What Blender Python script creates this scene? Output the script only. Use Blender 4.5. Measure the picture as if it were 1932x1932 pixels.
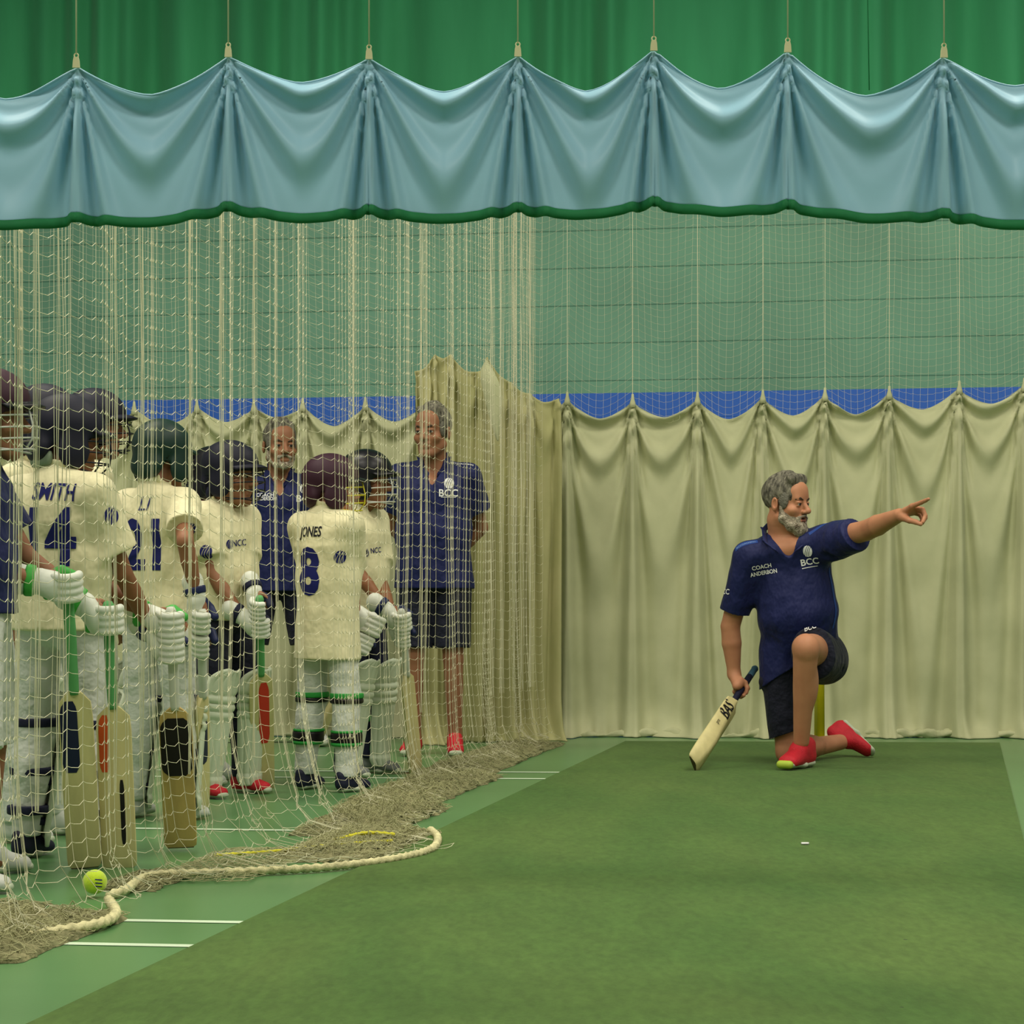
import bpy, bmesh, math, random
import numpy as np
from mathutils import Vector, Matrix
from mathutils.bvhtree import BVHTree

for o in list(bpy.data.objects):
    bpy.data.objects.remove(o, do_unlink=True)
S = bpy.context.scene
C = S.collection
random.seed(7)

# ------------------------------------------------------------------ camera, world, lamps, exposure
CAMZ, F, HX, HY = 0.85, 4000.0, 966.0, 1100.0
cd = bpy.data.cameras.new('camera')
cam = bpy.data.objects.new('camera', cd)
C.objects.link(cam)
cam.location = (0, 0, CAMZ)
cam.rotation_euler = (math.pi / 2, 0, 0)
cd.sensor_width = 36
cd.lens = F / 1932 * 36
cd.shift_y = (HY - 966) / 1932
cd.clip_end = 60
S.camera = cam

w = bpy.data.worlds.new('world')
S.world = w
w.use_nodes = True
w.node_tree.nodes['Background'].inputs[0].default_value = (0.75, 0.85, 0.7, 1)
w.node_tree.nodes['Background'].inputs[1].default_value = 0.25

LAMPS = [(-2.6, 1.5), (2.4, 1.5), (-2.6, 5.2), (2.4, 5.2), (-2.6, 8.6), (2.4, 8.6)]
LAMP_W = 135.0
for lx, ly in LAMPS:
    ld = bpy.data.lights.new('ceiling_lamp_light', 'AREA')
    ld.shape = 'RECTANGLE'
    ld.size, ld.size_y = 2.2, 0.9
    ld.energy = LAMP_W
    ld.color = (1.0, 0.93, 0.80)
    lo_ = bpy.data.objects.new('ceiling_lamp_light', ld)
    lo_.location = (lx, ly, 5.55)
    C.objects.link(lo_)

S.view_settings.view_transform = 'Standard'
S.view_settings.look = 'None'
S.view_settings.gamma = 1
S.view_settings.exposure = 0.0
S.view_settings.use_curve_mapping = False


def V(*a):
    return np.array(a, dtype=float)


def W(px, py, D):
    """point of the place seen at photo position px,py and at distance D from the photographer"""
    return V((px - HX) / F * D, D, CAMZ + (HY - py) / F * D)


def G(px, py):
    """point on the floor"""
    D = F * CAMZ / (py - HY)
    return V((px - HX) / F * D, D, 0.0)


def nrm(v):
    v = np.asarray(v, float)
    return v / (np.linalg.norm(v) + 1e-12)


# ------------------------------------------------------------------ materials
def lin(c):
    c = c / 255.0
    return c / 12.92 if c <= 0.04045 else ((c + 0.055) / 1.055) ** 2.4


def rgb(c):
    return (lin(c[0]), lin(c[1]), lin(c[2]), 1)


MATS = {}


def mat(name, col, rough=0.7, var=0.12, scale=8.0, bump=0.0, bscale=60.0, trans=0.0, spec=0.3, sheen=0.0, metal=0.0,
        stretch=(1, 1, 1), col2=None, sss=0.0):
    if name in MATS:
        return MATS[name]
    m = bpy.data.materials.new(name)
    m.use_nodes = True
    nt = m.node_tree
    N, L = nt.nodes, nt.links
    b = N['Principled BSDF']
    b.inputs['Roughness'].default_value = rough
    b.inputs['Specular IOR Level'].default_value = spec
    b.inputs['Metallic'].default_value = metal
    b.inputs['Sheen Weight'].default_value = sheen
    if sss:
        b.inputs['Subsurface Weight'].default_value = sss
        b.inputs['Subsurface Radius'].default_value = (0.01, 0.004, 0.002)
    tc = N.new('ShaderNodeTexCoord')
    mp = N.new('ShaderNodeMapping')
    mp.inputs['Scale'].default_value = stretch
    L.new(tc.outputs['Object'], mp.inputs[0])
    no = N.new('ShaderNodeTexNoise')
    no.inputs['Scale'].default_value = scale
    no.inputs['Detail'].default_value = 5
    L.new(mp.outputs[0], no.inputs['Vector'])
    cr = N.new('ShaderNodeValToRGB')
    c = rgb(col)
    lo = tuple(x * (1 - var) for x in c[:3]) + (1,)
    hi = rgb(col2) if col2 else tuple(min(1, x * (1 + var)) for x in c[:3]) + (1,)
    cr.color_ramp.elements[0].position = 0.3
    cr.color_ramp.elements[1].position = 0.7
    cr.color_ramp.elements[0].color = lo
    cr.color_ramp.elements[1].color = hi
    L.new(no.outputs['Fac'], cr.inputs[0])
    L.new(cr.outputs[0], b.inputs['Base Color'])
    if bump:
        n2 = N.new('ShaderNodeTexNoise')
        n2.inputs['Scale'].default_value = bscale
        n2.inputs['Detail'].default_value = 3
        L.new(mp.outputs[0], n2.inputs['Vector'])
        bp = N.new('ShaderNodeBump')
        bp.inputs['Strength'].default_value = bump
        bp.inputs['Distance'].default_value = 0.05 if bscale < 20 else 0.01
        L.new(n2.outputs['Fac'], bp.inputs['Height'])
        L.new(bp.outputs[0], b.inputs['Normal'])
    if trans:
        tr = N.new('ShaderNodeBsdfTranslucent')
        L.new(cr.outputs[0], tr.inputs['Color'])
        mx = N.new('ShaderNodeMixShader')
        mx.inputs[0].default_value = trans
        L.new(b.outputs[0], mx.inputs[1])
        L.new(tr.outputs[0], mx.inputs[2])
        L.new(mx.outputs[0], N['Material Output'].inputs['Surface'])
    MATS[name] = m
    return m


# ------------------------------------------------------------------ object helpers
def tag(o, label=None, cat=None, group=None, kind=None):
    if label:
        o['label'] = label
    if cat:
        o['category'] = cat
    if group:
        o['group'] = group
    if kind:
        o['kind'] = kind
    return o


def empty(name, loc, label=None, cat=None, group=None, kind=None):
    o = bpy.data.objects.new(name, None)
    o.location = loc
    o.empty_display_size = 0.1
    C.objects.link(o)
    return tag(o, label, cat, group, kind)


def wloc(o):
    l = Vector((0, 0, 0))
    while o is not None:
        l += Vector(o.location)
        o = o.parent
    return np.array(l)


def obj(name, verts, faces, m, parent=None, smooth=True):
    """mesh object given in world coordinates; a child is stored relative to its parent"""
    v = np.asarray(verts, dtype=float)
    if parent is not None:
        v = v - wloc(parent)
    me = bpy.data.meshes.new(name)
    if isinstance(faces, np.ndarray):
        nf, k = faces.shape
        me.vertices.add(len(v))
        me.vertices.foreach_set('co', v.astype(np.float32).ravel())
        me.loops.add(nf * k)
        me.loops.foreach_set('vertex_index', faces.astype(np.int32).ravel())
        me.polygons.add(nf)
        me.polygons.foreach_set('loop_start', np.arange(0, nf * k, k, dtype=np.int32))
        me.polygons.foreach_set('loop_total', np.full(nf, k, dtype=np.int32))
        me.update(calc_edges=True)
    else:
        me.from_pydata([tuple(p) for p in v], [], [tuple(f) for f in faces])
    if smooth:
        me.polygons.foreach_set('use_smooth', np.ones(len(me.polygons), dtype=bool))
    me.materials.append(m)
    o = bpy.data.objects.new(name, me)
    C.objects.link(o)
    if parent is not None:
        o.parent = parent
    return o


class MB:
    def __init__(s):
        s.v, s.f = [], []

    def add(s, verts, faces):
        n = len(s.v)
        s.v += [tuple(p) for p in verts]
        s.f += [tuple(i + n for i in f) for f in faces]

    def box(s, c, h, R=None):
        c, h = np.array(c, float), np.array(h, float)
        R = np.eye(3) if R is None else R
        vs = [c + R @ (h * V(x, y, z)) for x in (-1, 1) for y in (-1, 1) for z in (-1, 1)]
        s.add(vs, [(0, 1, 3, 2), (4, 6, 7, 5), (0, 4, 5, 1), (2, 3, 7, 6), (0, 2, 6, 4), (1, 5, 7, 3)])

    def tube(s, pts, r, n=8, helix=0.0, hn=2, hf=40.0, cap=True):
        pts = [np.array(p, float) for p in pts]
        rs = r if hasattr(r, '__len__') else [r] * len(pts)
        t0 = nrm(pts[1] - pts[0])
        ref = V(0, 0, 1) if abs(t0[2]) < 0.9 else V(1, 0, 0)
        u = nrm(np.cross(t0, ref))
        vs, fs, L = [], [], 0
        for i, p in enumerate(pts):
            t = nrm(pts[min(i + 1, len(pts) - 1)] - pts[max(i - 1, 0)])
            u = nrm(u - t * np.dot(u, t))
            w_ = np.cross(t, u)
            if i:
                L += np.linalg.norm(p - pts[i - 1])
            for k in range(n):
                a = 2 * math.pi * k / n
                rr = rs[i] * (1 + helix * math.cos(hn * a + hf * L))
                vs.append(p + (u * math.cos(a) + w_ * math.sin(a)) * rr)
        for i in range(len(pts) - 1):
            for k in range(n):
                k2 = (k + 1) % n
                fs.append((i * n + k, i * n + k2, (i + 1) * n + k2, (i + 1) * n + k))
        if cap:
            fs.append(tuple(range(n - 1, -1, -1)))
            fs.append(tuple((len(pts) - 1) * n + k for k in range(n)))
        s.add(vs, fs)

    def rings(s, rings, cap=True):
        n = len(rings[0])
        vs = [p for r in rings for p in r]
        fs = []
        for i in range(len(rings) - 1):
            for k in range(n):
                k2 = (k + 1) % n
                fs.append((i * n + k, i * n + k2, (i + 1) * n + k2, (i + 1) * n + k))
        if cap:
            fs.append(tuple(range(n - 1, -1, -1)))
            fs.append(tuple((len(rings) - 1) * n + k for k in range(n)))
        s.add(vs, fs)

    def build(s, name, m, parent=None, smooth=True):
        return obj(name, s.v, s.f, m, parent, smooth)


def spline(pts, n=8):
    """Catmull-Rom through the points"""
    P = [np.array(p, float) for p in pts]
    P = [2 * P[0] - P[1]] + P + [2 * P[-1] - P[-2]]
    out = []
    for i in range(1, len(P) - 2):
        for k in range(n):
            t = k / n
            out.append(0.5 * ((2 * P[i]) + (P[i + 1] - P[i - 1]) * t + (2 * P[i - 1] - 5 * P[i] + 4 * P[i + 1] - P[i + 2]) * t * t
                              + (3 * P[i] - P[i - 1] - 3 * P[i + 1] + P[i + 2]) * t ** 3))
    out.append(P[-2])
    return out


def solidify(o, t, off=0.0):
    md = o.modifiers.new('thickness', 'SOLIDIFY')
    md.thickness = t
    md.offset = off
    return o


# ------------------------------------------------------------------ smooth solid fields -> one continuous mesh
def _len(x, y, z):
    return np.sqrt(x * x + y * y + z * z)


class Field:
    def __init__(s):
        s.p = []

    def _push(s, fn, lo, hi, k, op):
        s.p.append((fn, np.array(lo, float), np.array(hi, float), k, op))

    def rc(s, a, b, ra, rb, k=0.02, side=None, asp=1.0, op='add', cuts=()):
        a, b = np.array(a, float), np.array(b, float)
        ba = b - a
        bb = float(ba @ ba) + 1e-12
        sd = None if side is None else nrm(side)
        asp2 = asp if hasattr(asp, '__len__') else (asp, asp)

        def fn(X, Y, Z):
            px, py, pz = X - a[0], Y - a[1], Z - a[2]
            h = np.clip((px * ba[0] + py * ba[1] + pz * ba[2]) / bb, 0, 1)
            qx, qy, qz = px - h * ba[0], py - h * ba[1], pz - h * ba[2]
            q2 = qx * qx + qy * qy + qz * qz
            if sd is not None:
                u = qx * sd[0] + qy * sd[1] + qz * sd[2]
                A = asp2[0] + (asp2[1] - asp2[0]) * h
                q2 = np.maximum(q2 - u * u, 0) + (u / A) ** 2
            d = np.sqrt(q2) - (ra + (rb - ra) * h)
            for (cp, cn) in cuts:
                d = np.maximum(d, (X - cp[0]) * cn[0] + (Y - cp[1]) * cn[1] + (Z - cp[2]) * cn[2])
            return d
        m = max(ra, rb) * max(1, max(asp2))
        s._push(fn, np.minimum(a, b) - m, np.maximum(a, b) + m, k, op)
        return s

    def ell(s, c, r, R=None, k=0.02, op='add', cuts=()):
        c, r = np.array(c, float), np.array(r, float)
        R = np.eye(3) if R is None else R

        def fn(X, Y, Z):
            px, py, pz = X - c[0], Y - c[1], Z - c[2]
            q = [px * R[0, i] + py * R[1, i] + pz * R[2, i] for i in range(3)]
            k0 = _len(q[0] / r[0], q[1] / r[1], q[2] / r[2])
            k1 = _len(q[0] / r[0] ** 2, q[1] / r[1] ** 2, q[2] / r[2] ** 2) + 1e-6
            d = k0 * (k0 - 1) / k1
            for (cp, cn) in cuts:
                d = np.maximum(d, (X - cp[0]) * cn[0] + (Y - cp[1]) * cn[1] + (Z - cp[2]) * cn[2])
            return d
        m = float(max(r))
        s._push(fn, c - m, c + m, k, op)
        return s

    def box(s, c, hf, R=None, rd=0.005, k=0.01, op='add'):
        c, hf = np.array(c, float), np.array(hf, float)
        R = np.eye(3) if R is None else R

        def fn(X, Y, Z):
            px, py, pz = X - c[0], Y - c[1], Z - c[2]
            q = [np.abs(px * R[0, i] + py * R[1, i] + pz * R[2, i]) - hf[i] + rd for i in range(3)]
            return (_len(np.maximum(q[0], 0), np.maximum(q[1], 0), np.maximum(q[2], 0))
                    + np.minimum(np.maximum(q[0], np.maximum(q[1], q[2])), 0) - rd)
        m = float(np.linalg.norm(hf))
        s._push(fn, c - m, c + m, k, op)
        return s

    def half(s, p, n, op='sub', k=0.004):
        """remove everything on the side n points to"""
        p, n = np.array(p, float), nrm(n)

        def fn(X, Y, Z):
            return -((X - p[0]) * n[0] + (Y - p[1]) * n[1] + (Z - p[2]) * n[2])
        s._push(fn, V(-99, -99, -99), V(99, 99, 99), k, op)
        return s

    def extent(s):
        A = [p for p in s.p if p[4] == 'add']
        return np.min([p[1] for p in A], axis=0), np.max([p[2] for p in A], axis=0)

    def grid(s, lo, hi, h):
        n = np.ceil((hi - lo) / h).astype(int) + 1
        ax = [(lo[i] + h * np.arange(n[i])).astype(np.float32) for i in range(3)]
        Fd = np.full(tuple(n), 1.0, np.float32)
        for fn, plo, phi, k, op in s.p:
            mg = max(k, 0.0) + 3 * h
            i0 = np.clip(np.floor((plo - mg - lo) / h).astype(int), 0, n)
            i1 = np.clip(np.ceil((phi + mg - lo) / h).astype(int) + 1, 0, n)
            if np.any(i1 <= i0):
                continue
            sl = tuple(slice(i0[i], i1[i]) for i in range(3))
            X = ax[0][sl[0]][:, None, None]
            Y = ax[1][sl[1]][None, :, None]
            Z = ax[2][sl[2]][None, None, :]
            d = fn(X, Y, Z).astype(np.float32)
            f = Fd[sl]
            kk = max(k, 1e-4)
            if op == 'add':
                hh = np.clip(0.5 + 0.5 * (f - d) / kk, 0, 1)
                Fd[sl] = f + (d - f) * hh - kk * hh * (1 - hh)
            else:
                hh = np.clip(0.5 - 0.5 * (f + d) / kk, 0, 1)
                Fd[sl] = f + (-d - f) * hh + kk * hh * (1 - hh)
        return Fd

    def surf(s, lo, hi, h):
        Fd = s.grid(lo, hi, h)
        n = Fd.shape
        ins = Fd < 0
        cnt = np.zeros(tuple(x - 1 for x in n), np.uint8)
        for dx in (0, 1):
            for dy in (0, 1):
                for dz in (0, 1):
                    cnt += ins[dx:n[0] - 1 + dx, dy:n[1] - 1 + dy, dz:n[2] - 1 + dz]
        act = (cnt > 0) & (cnt < 8)
        I = np.argwhere(act)
        if not len(I):
            return np.zeros((0, 3)), np.zeros((0, 4), int)
        idx = np.full(act.shape, -1, np.int64)
        idx[act] = np.arange(len(I))
        acc = np.zeros((len(I), 3))
        c = np.zeros(len(I))
        cs = [(0, 0, 0), (1, 0, 0), (0, 1, 0), (1, 1, 0), (0, 0, 1), (1, 0, 1), (0, 1, 1), (1, 1, 1)]
        val = [Fd[I[:, 0] + a, I[:, 1] + b, I[:, 2] + e].astype(float) for a, b, e in cs]
        for a in range(8):
            for b in range(a + 1, 8):
                df = [cs[b][i] - cs[a][i] for i in range(3)]
                if sum(abs(x) for x in df) != 1:
                    continue
                va, vb = val[a], val[b]
                m = (va < 0) != (vb < 0)
                t = np.where(m, va / (va - vb + 1e-20), 0)
                for i in range(3):
                    acc[:, i] += np.where(m, cs[a][i] + t * df[i], 0)
                c += m
        P = (I + acc / c[:, None]) * h + lo
        faces = []
        for ax_ in range(3):
            o1, o2 = (ax_ + 1) % 3, (ax_ + 2) % 3
            s0 = [slice(None)] * 3
            s1 = [slice(None)] * 3
            s0[ax_] = slice(0, n[ax_] - 1)
            s1[ax_] = slice(1, n[ax_])
            a, b = ins[tuple(s0)], ins[tuple(s1)]
            E = np.argwhere(a != b)
            ok = (E[:, o1] > 0) & (E[:, o2] > 0) & (E[:, o1] < n[o1] - 1) & (E[:, o2] < n[o2] - 1)
            E = E[ok]
            if not len(E):
                continue
            fl = a[E[:, 0], E[:, 1], E[:, 2]]
            q = []
            for d1, d2 in ((0, 0), (-1, 0), (-1, -1), (0, -1)):
                J = E.copy()
                J[:, o1] += d1
                J[:, o2] += d2
                q.append(idx[J[:, 0], J[:, 1], J[:, 2]])
            q = np.stack(q, 1)
            q[~fl] = q[~fl][:, ::-1]
            faces.append(q)
        Fc = np.concatenate(faces) if faces else np.zeros((0, 4), int)
        return P, Fc

    def build(s, name, m, parent, h=0.006, fine=(), wr=None):
        lo, hi = s.extent()
        lo, hi = lo - 2.5 * h, hi + 2.5 * h
        P, Q = s.surf(lo, hi, h)
        if len(fine):
            cen = P[Q].mean(1)
            keep = np.ones(len(Q), bool)
            for (l2, h2, hf) in fine:
                keep &= ~np.all((cen > np.array(l2) + h) & (cen < np.array(h2) - h), axis=1)
            Q = Q[keep]
            for (l2, h2, hf) in fine:
                P2, Q2 = s.surf(np.array(l2, float), np.array(h2, float), hf)
                Q = np.concatenate([Q, Q2 + len(P)])
                P = np.concatenate([P, P2])
        if wr:
            P = P + wrinkle(P, Q, *wr)
        return obj(name, P, Q, m, parent)


def wrinkle(P, Q, amp, sc, seed=1, zs=1.0):
    fn = np.cross(P[Q[:, 2]] - P[Q[:, 0]], P[Q[:, 3]] - P[Q[:, 1]])
    nv = np.zeros_like(P)
    for i in range(4):
        np.add.at(nv, Q[:, i], fn)
    nv /= np.linalg.norm(nv, axis=1)[:, None] + 1e-12
    rg = np.random.RandomState(seed)
    q = P * V(1, 1, zs)
    wv = q + 0.25 / sc * np.stack([np.sin(q @ rg.normal(size=3) * sc * 0.9 + rg.rand() * 6) for _ in range(3)], 1)
    s_ = np.zeros(len(P))
    for i in range(6):
        d = rg.normal(size=3)
        d /= np.linalg.norm(d)
        s_ += (1 - 2 * np.abs(np.sin(wv @ d * sc * (0.6 + 0.35 * i) + rg.rand() * 6))) / (1 + 0.5 * i)
    return nv * (amp * s_ / 2.2)[:, None]


def rotz(a):
    c, s_ = math.cos(a), math.sin(a)
    return np.array([[c, -s_, 0], [s_, c, 0], [0, 0, 1.0]])


def frame(fwd, up=(0, 0, 1)):
    """columns: right, forward, up"""
    f = nrm(fwd)
    u = np.array(up, float)
    r = nrm(np.cross(f, u))
    u = np.cross(r, f)
    return np.stack([r, f, u], 1)


def ik(A, B, l1, l2, pole):
    A, B, pole = map(lambda q: np.array(q, float), (A, B, pole))
    d = np.linalg.norm(B - A)
    d2 = min(d, (l1 + l2) * 0.999)
    ax = nrm(B - A)
    a = (l1 * l1 - l2 * l2 + d2 * d2) / (2 * d2)
    hh = math.sqrt(max(l1 * l1 - a * a, 0))
    p = pole - ax * float(pole @ ax)
    return A + ax * a * (d / d2) + nrm(p) * hh


# ------------------------------------------------------------------ lettering laid on cloth
def bvh_of(o):
    dg = bpy.context.evaluated_depsgraph_get()
    me = o.data
    off = wloc(o)
    vs = np.empty(len(me.vertices) * 3, np.float32)
    me.vertices.foreach_get('co', vs)
    vs = vs.reshape(-1, 3) + off
    return BVHTree.FromPolygons([Vector(p) for p in vs], [tuple(p.vertices) for p in me.polygons])


def text_geo(txt, size=1.0, bold=0.0, sx=1.0, shear=0.0):
    cu = bpy.data.curves.new('t', 'FONT')
    cu.body = txt
    cu.size = 1.0
    cu.offset = bold
    cu.shear = shear
    cu.align_x = 'CENTER'
    cu.align_y = 'CENTER'
    cu.resolution_u = 3
    cu.space_line = 0.8
    o = bpy.data.objects.new('t', cu)
    C.objects.link(o)
    me = bpy.data.meshes.new_from_object(o)
    bm = bmesh.new()
    bm.from_mesh(me)
    bpy.data.objects.remove(o)
    bpy.data.curves.remove(cu)
    bpy.data.meshes.remove(me)
    co = np.array([v.co[:] for v in bm.verts])
    lo, hi = co.min(0), co.max(0)
    sc = size / (hi[1] - lo[1])
    for v in bm.verts:
        v.co.x = (v.co.x - (lo[0] + hi[0]) / 2) * sc * sx
        v.co.y = (v.co.y - (lo[1] + hi[1]) / 2) * sc
    return bm


def strip_geo(rows):
    """2D strips: list of lists of (xl, xr, y)"""
    bm = bmesh.new()
    for st in rows:
        prev = None
        for (xl, xr, y) in st:
            a = bm.verts.new((xl, y, 0))
            b = bm.verts.new((xr, y, 0))
            if prev:
                bm.faces.new((prev[0], prev[1], b, a))
            prev = (a, b)
    return bm


def ball_logo(rx, ry, n=3, tilt=0.35):
    """oval ball mark cut by curved seams"""
    rows = []
    xs = [-rx * 1.2] + [(-0.42 + 0.42 * i) * rx for i in range(n)] + [rx * 1.2]
    gap = rx * 0.13
    for i in range(len(xs) - 1):
        st = []
        for j in range(25):
            y = -ry + 2 * ry * (j + 0.001) / 24.002
            e = rx * math.sqrt(max(0, 1 - (y / ry) ** 2))
            bend = lambda x0: x0 + tilt * y + 0.25 * rx * (y / ry) ** 2 * (1 if x0 < 0 else 1) - 0.1 * rx
            xl = max(-e, bend(xs[i]) + gap / 2) if i else -e
            xr = min(e, bend(xs[i + 1]) - gap / 2) if i < len(xs) - 2 else e
            if xr > xl + 1e-5:
                st.append((xl, xr, y))
        if len(st) > 1:
            rows.append(st)
    return strip_geo(rows)


def decal(bm, name, px, py, normal, tree, m, parent, roll=0.0, lift=0.0024, up=(0, 0, 1), maxe=0.007, centre=None):
    """lay flat artwork on the cloth, centred where the line of sight to px,py meets it"""
    nr = nrm(normal)
    if centre is None:
        dirv = Vector(nrm(V((px - HX) / F, 1, (HY - py) / F)))
        hit = tree.ray_cast(Vector((0, 0, CAMZ)), dirv)
        if hit[0] is None:
            print('decal missed', name, px, py)
            bm.free()
            return None
        c = np.array(hit[0])
    else:
        c = np.array(centre, float)
    r = nrm(np.cross(up, nr))
    u = np.cross(nr, r)
    cr, sr = math.cos(roll), math.sin(roll)
    r, u = r * cr + u * sr, u * cr - r * sr
    for _ in range(6):
        es = [e for e in bm.edges if e.calc_length() > maxe]
        if not es:
            break
        bmesh.ops.subdivide_edges(bm, edges=es, cuts=1, use_grid_fill=False)
        bmesh.ops.triangulate(bm, faces=[f for f in bm.faces if len(f.verts) > 4])
    vs, miss = [], set()
    for v in bm.verts:
        p = c + r * v.co.x + u * v.co.y
        h = tree.ray_cast(Vector(p + nr * 0.12), Vector(-nr), 0.3)
        if h[0] is not None:
            q = np.array(h[0]) + np.array(h[1]) * lift * (1 if np.dot(np.array(h[1]), nr) > 0 else -1)
        else:
            q = p
            miss.add(len(vs))
        vs.append(q)
    bm.verts.index_update()
    fs = [tuple(v.index for v in f.verts) for f in bm.faces if not any(v.index in miss for v in f.verts)]
    bm.free()
    return obj(name, vs, fs, m, parent)

# ------------------------------------------------------------------ materials of the hall
def wall_material():
    m = bpy.data.materials.new('painted_blockwork')
    m.use_nodes = True
    nt = m.node_tree
    N, L = nt.nodes, nt.links
    b = N['Principled BSDF']
    b.inputs['Roughness'].default_value = 0.55
    g = N.new('ShaderNodeNewGeometry')
    sep = N.new('ShaderNodeSeparateXYZ')
    L.new(g.outputs['Position'], sep.inputs[0])
    xy = N.new('ShaderNodeMath')
    xy.operation = 'ADD'
    L.new(sep.outputs[0], xy.inputs[0])
    L.new(sep.outputs[1], xy.inputs[1])
    cb = N.new('ShaderNodeCombineXYZ')
    L.new(xy.outputs[0], cb.inputs[0])
    zo = N.new('ShaderNodeMath')
    zo.operation = 'ADD'
    zo.inputs[1].default_value = 0.0
    L.new(sep.outputs[2], zo.inputs[0])
    L.new(zo.outputs[0], cb.inputs[1])
    br = N.new('ShaderNodeTexBrick')
    br.inputs['Scale'].default_value = 1.0
    br.inputs['Brick Width'].default_value = 60.0
    br.inputs['Row Height'].default_value = 0.234
    br.inputs['Mortar Size'].default_value = 0.0045
    br.inputs['Mortar Smooth'].default_value = 0.6
    br.inputs['Bias'].default_value = -0.5
    br.inputs['Color1'].default_value = rgb((118, 172, 144))
    br.inputs['Color2'].default_value = rgb((115, 168, 142))
    br.inputs['Mortar'].default_value = rgb((84, 136, 112))
    L.new(cb.outputs[0], br.inputs['Vector'])
    no = N.new('ShaderNodeTexNoise')
    no.inputs['Scale'].default_value = 1.6
    no.inputs['Detail'].default_value = 4
    L.new(g.outputs['Position'], no.inputs['Vector'])
    hv = N.new('ShaderNodeMapRange')
    hv.inputs['From Min'].default_value = 0.3
    hv.inputs['From Max'].default_value = 0.7
    hv.inputs['To Min'].default_value = 0.86
    hv.inputs['To Max'].default_value = 1.1
    L.new(no.outputs['Fac'], hv.inputs[0])
    ml = N.new('ShaderNodeMixRGB')
    ml.blend_type = 'MULTIPLY'
    ml.inputs[0].default_value = 1
    L.new(br.outputs['Color'], ml.inputs[1])
    L.new(hv.outputs[0], ml.inputs[2])
    st = N.new('ShaderNodeMath')
    st.operation = 'LESS_THAN'
    st.inputs[1].default_value = 2.03
    L.new(sep.outputs[2], st.inputs[0])
    mx = N.new('ShaderNodeMixRGB')
    L.new(st.outputs[0], mx.inputs[0])
    L.new(ml.outputs[0], mx.inputs[1])
    mx.inputs[2].default_value = rgb((50, 112, 216))
    L.new(mx.outputs[0], b.inputs['Base Color'])
    bp = N.new('ShaderNodeBump')
    bp.inputs['Strength'].default_value = 0.5
    bp.inputs['Distance'].default_value = 0.006
    bp.invert = True
    L.new(br.outputs['Fac'], bp.inputs['Height'])
    L.new(bp.outputs[0], b.inputs['Normal'])
    return m


def carpet_material():
    m = bpy.data.materials.new('green_carpet_matting')
    m.use_nodes = True
    nt = m.node_tree
    N, L = nt.nodes, nt.links
    b = N['Principled BSDF']
    b.inputs['Roughness'].default_value = 0.95
    b.inputs['Specular IOR Level'].default_value = 0.1
    b.inputs['Sheen Weight'].default_value = 0.25
    b.inputs['Sheen Tint'].default_value = (0.7, 0.9, 0.5, 1)
    tc = N.new('ShaderNodeTexCoord')

    def noise(sc, det, stretch=(1, 1, 1), dist=0.0):
        mp = N.new('ShaderNodeMapping')
        mp.inputs['Scale'].default_value = stretch
        L.new(tc.outputs['Object'], mp.inputs[0])
        n = N.new('ShaderNodeTexNoise')
        n.inputs['Scale'].default_value = sc
        n.inputs['Detail'].default_value = det
        n.inputs['Distortion'].default_value = dist
        L.new(mp.outputs[0], n.inputs['Vector'])
        return n
    n1 = noise(1.3, 4, (1, 0.5, 1), 0.6)
    r1 = N.new('ShaderNodeValToRGB')
    r1.color_ramp.elements[0].position = 0.34
    r1.color_ramp.elements[1].position = 0.68
    r1.color_ramp.elements[0].color = rgb((58, 92, 38))
    r1.color_ramp.elements[1].color = rgb((76, 102, 46))
    L.new(n1.outputs['Fac'], r1.inputs[0])
    n2 = noise(55, 4, (1, 0.35, 1))
    r2 = N.new('ShaderNodeMapRange')
    r2.inputs['From Min'].default_value = 0.3
    r2.inputs['From Max'].default_value = 0.7
    r2.inputs['To Min'].default_value = 0.82
    r2.inputs['To Max'].default_value = 1.14
    L.new(n2.outputs['Fac'], r2.inputs[0])
    ml = N.new('ShaderNodeMixRGB')
    ml.blend_type = 'MULTIPLY'
    ml.inputs[0].default_value = 1
    L.new(r1.outputs[0], ml.inputs[1])
    L.new(r2.outputs[0], ml.inputs[2])
    n3 = noise(9, 2, (1, 0.3, 1))
    r3 = N.new('ShaderNodeMapRange')
    r3.inputs['From Min'].default_value = 0.35
    r3.inputs['From Max'].default_value = 0.65
    r3.inputs['To Min'].default_value = 0.93
    r3.inputs['To Max'].default_value = 1.06
    L.new(n3.outputs['Fac'], r3.inputs[0])
    m2 = N.new('ShaderNodeMixRGB')
    m2.blend_type = 'MULTIPLY'
    m2.inputs[0].default_value = 1
    L.new(ml.outputs[0], m2.inputs[1])
    L.new(r3.outputs[0], m2.inputs[2])
    # small dark crumbs trodden into the pile
    vo = N.new('ShaderNodeTexVoronoi')
    vo.inputs['Scale'].default_value = 5.5
    L.new(tc.outputs['Object'], vo.inputs['Vector'])
    lt = N.new('ShaderNodeMath')
    lt.operation = 'LESS_THAN'
    lt.inputs[1].default_value = 0.028
    L.new(vo.outputs['Distance'], lt.inputs[0])
    m3 = N.new('ShaderNodeMixRGB')
    L.new(lt.outputs[0], m3.inputs[0])
    L.new(m2.outputs[0], m3.inputs[1])
    m3.inputs[2].default_value = rgb((40, 54, 34))
    L.new(m3.outputs[0], b.inputs['Base Color'])
    bp = N.new('ShaderNodeBump')
    bp.inputs['Strength'].default_value = 0.5
    bp.inputs['Distance'].default_value = 0.004
    L.new(n2.outputs['Fac'], bp.inputs['Height'])
    L.new(bp.outputs[0], b.inputs['Normal'])
    return m


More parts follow.
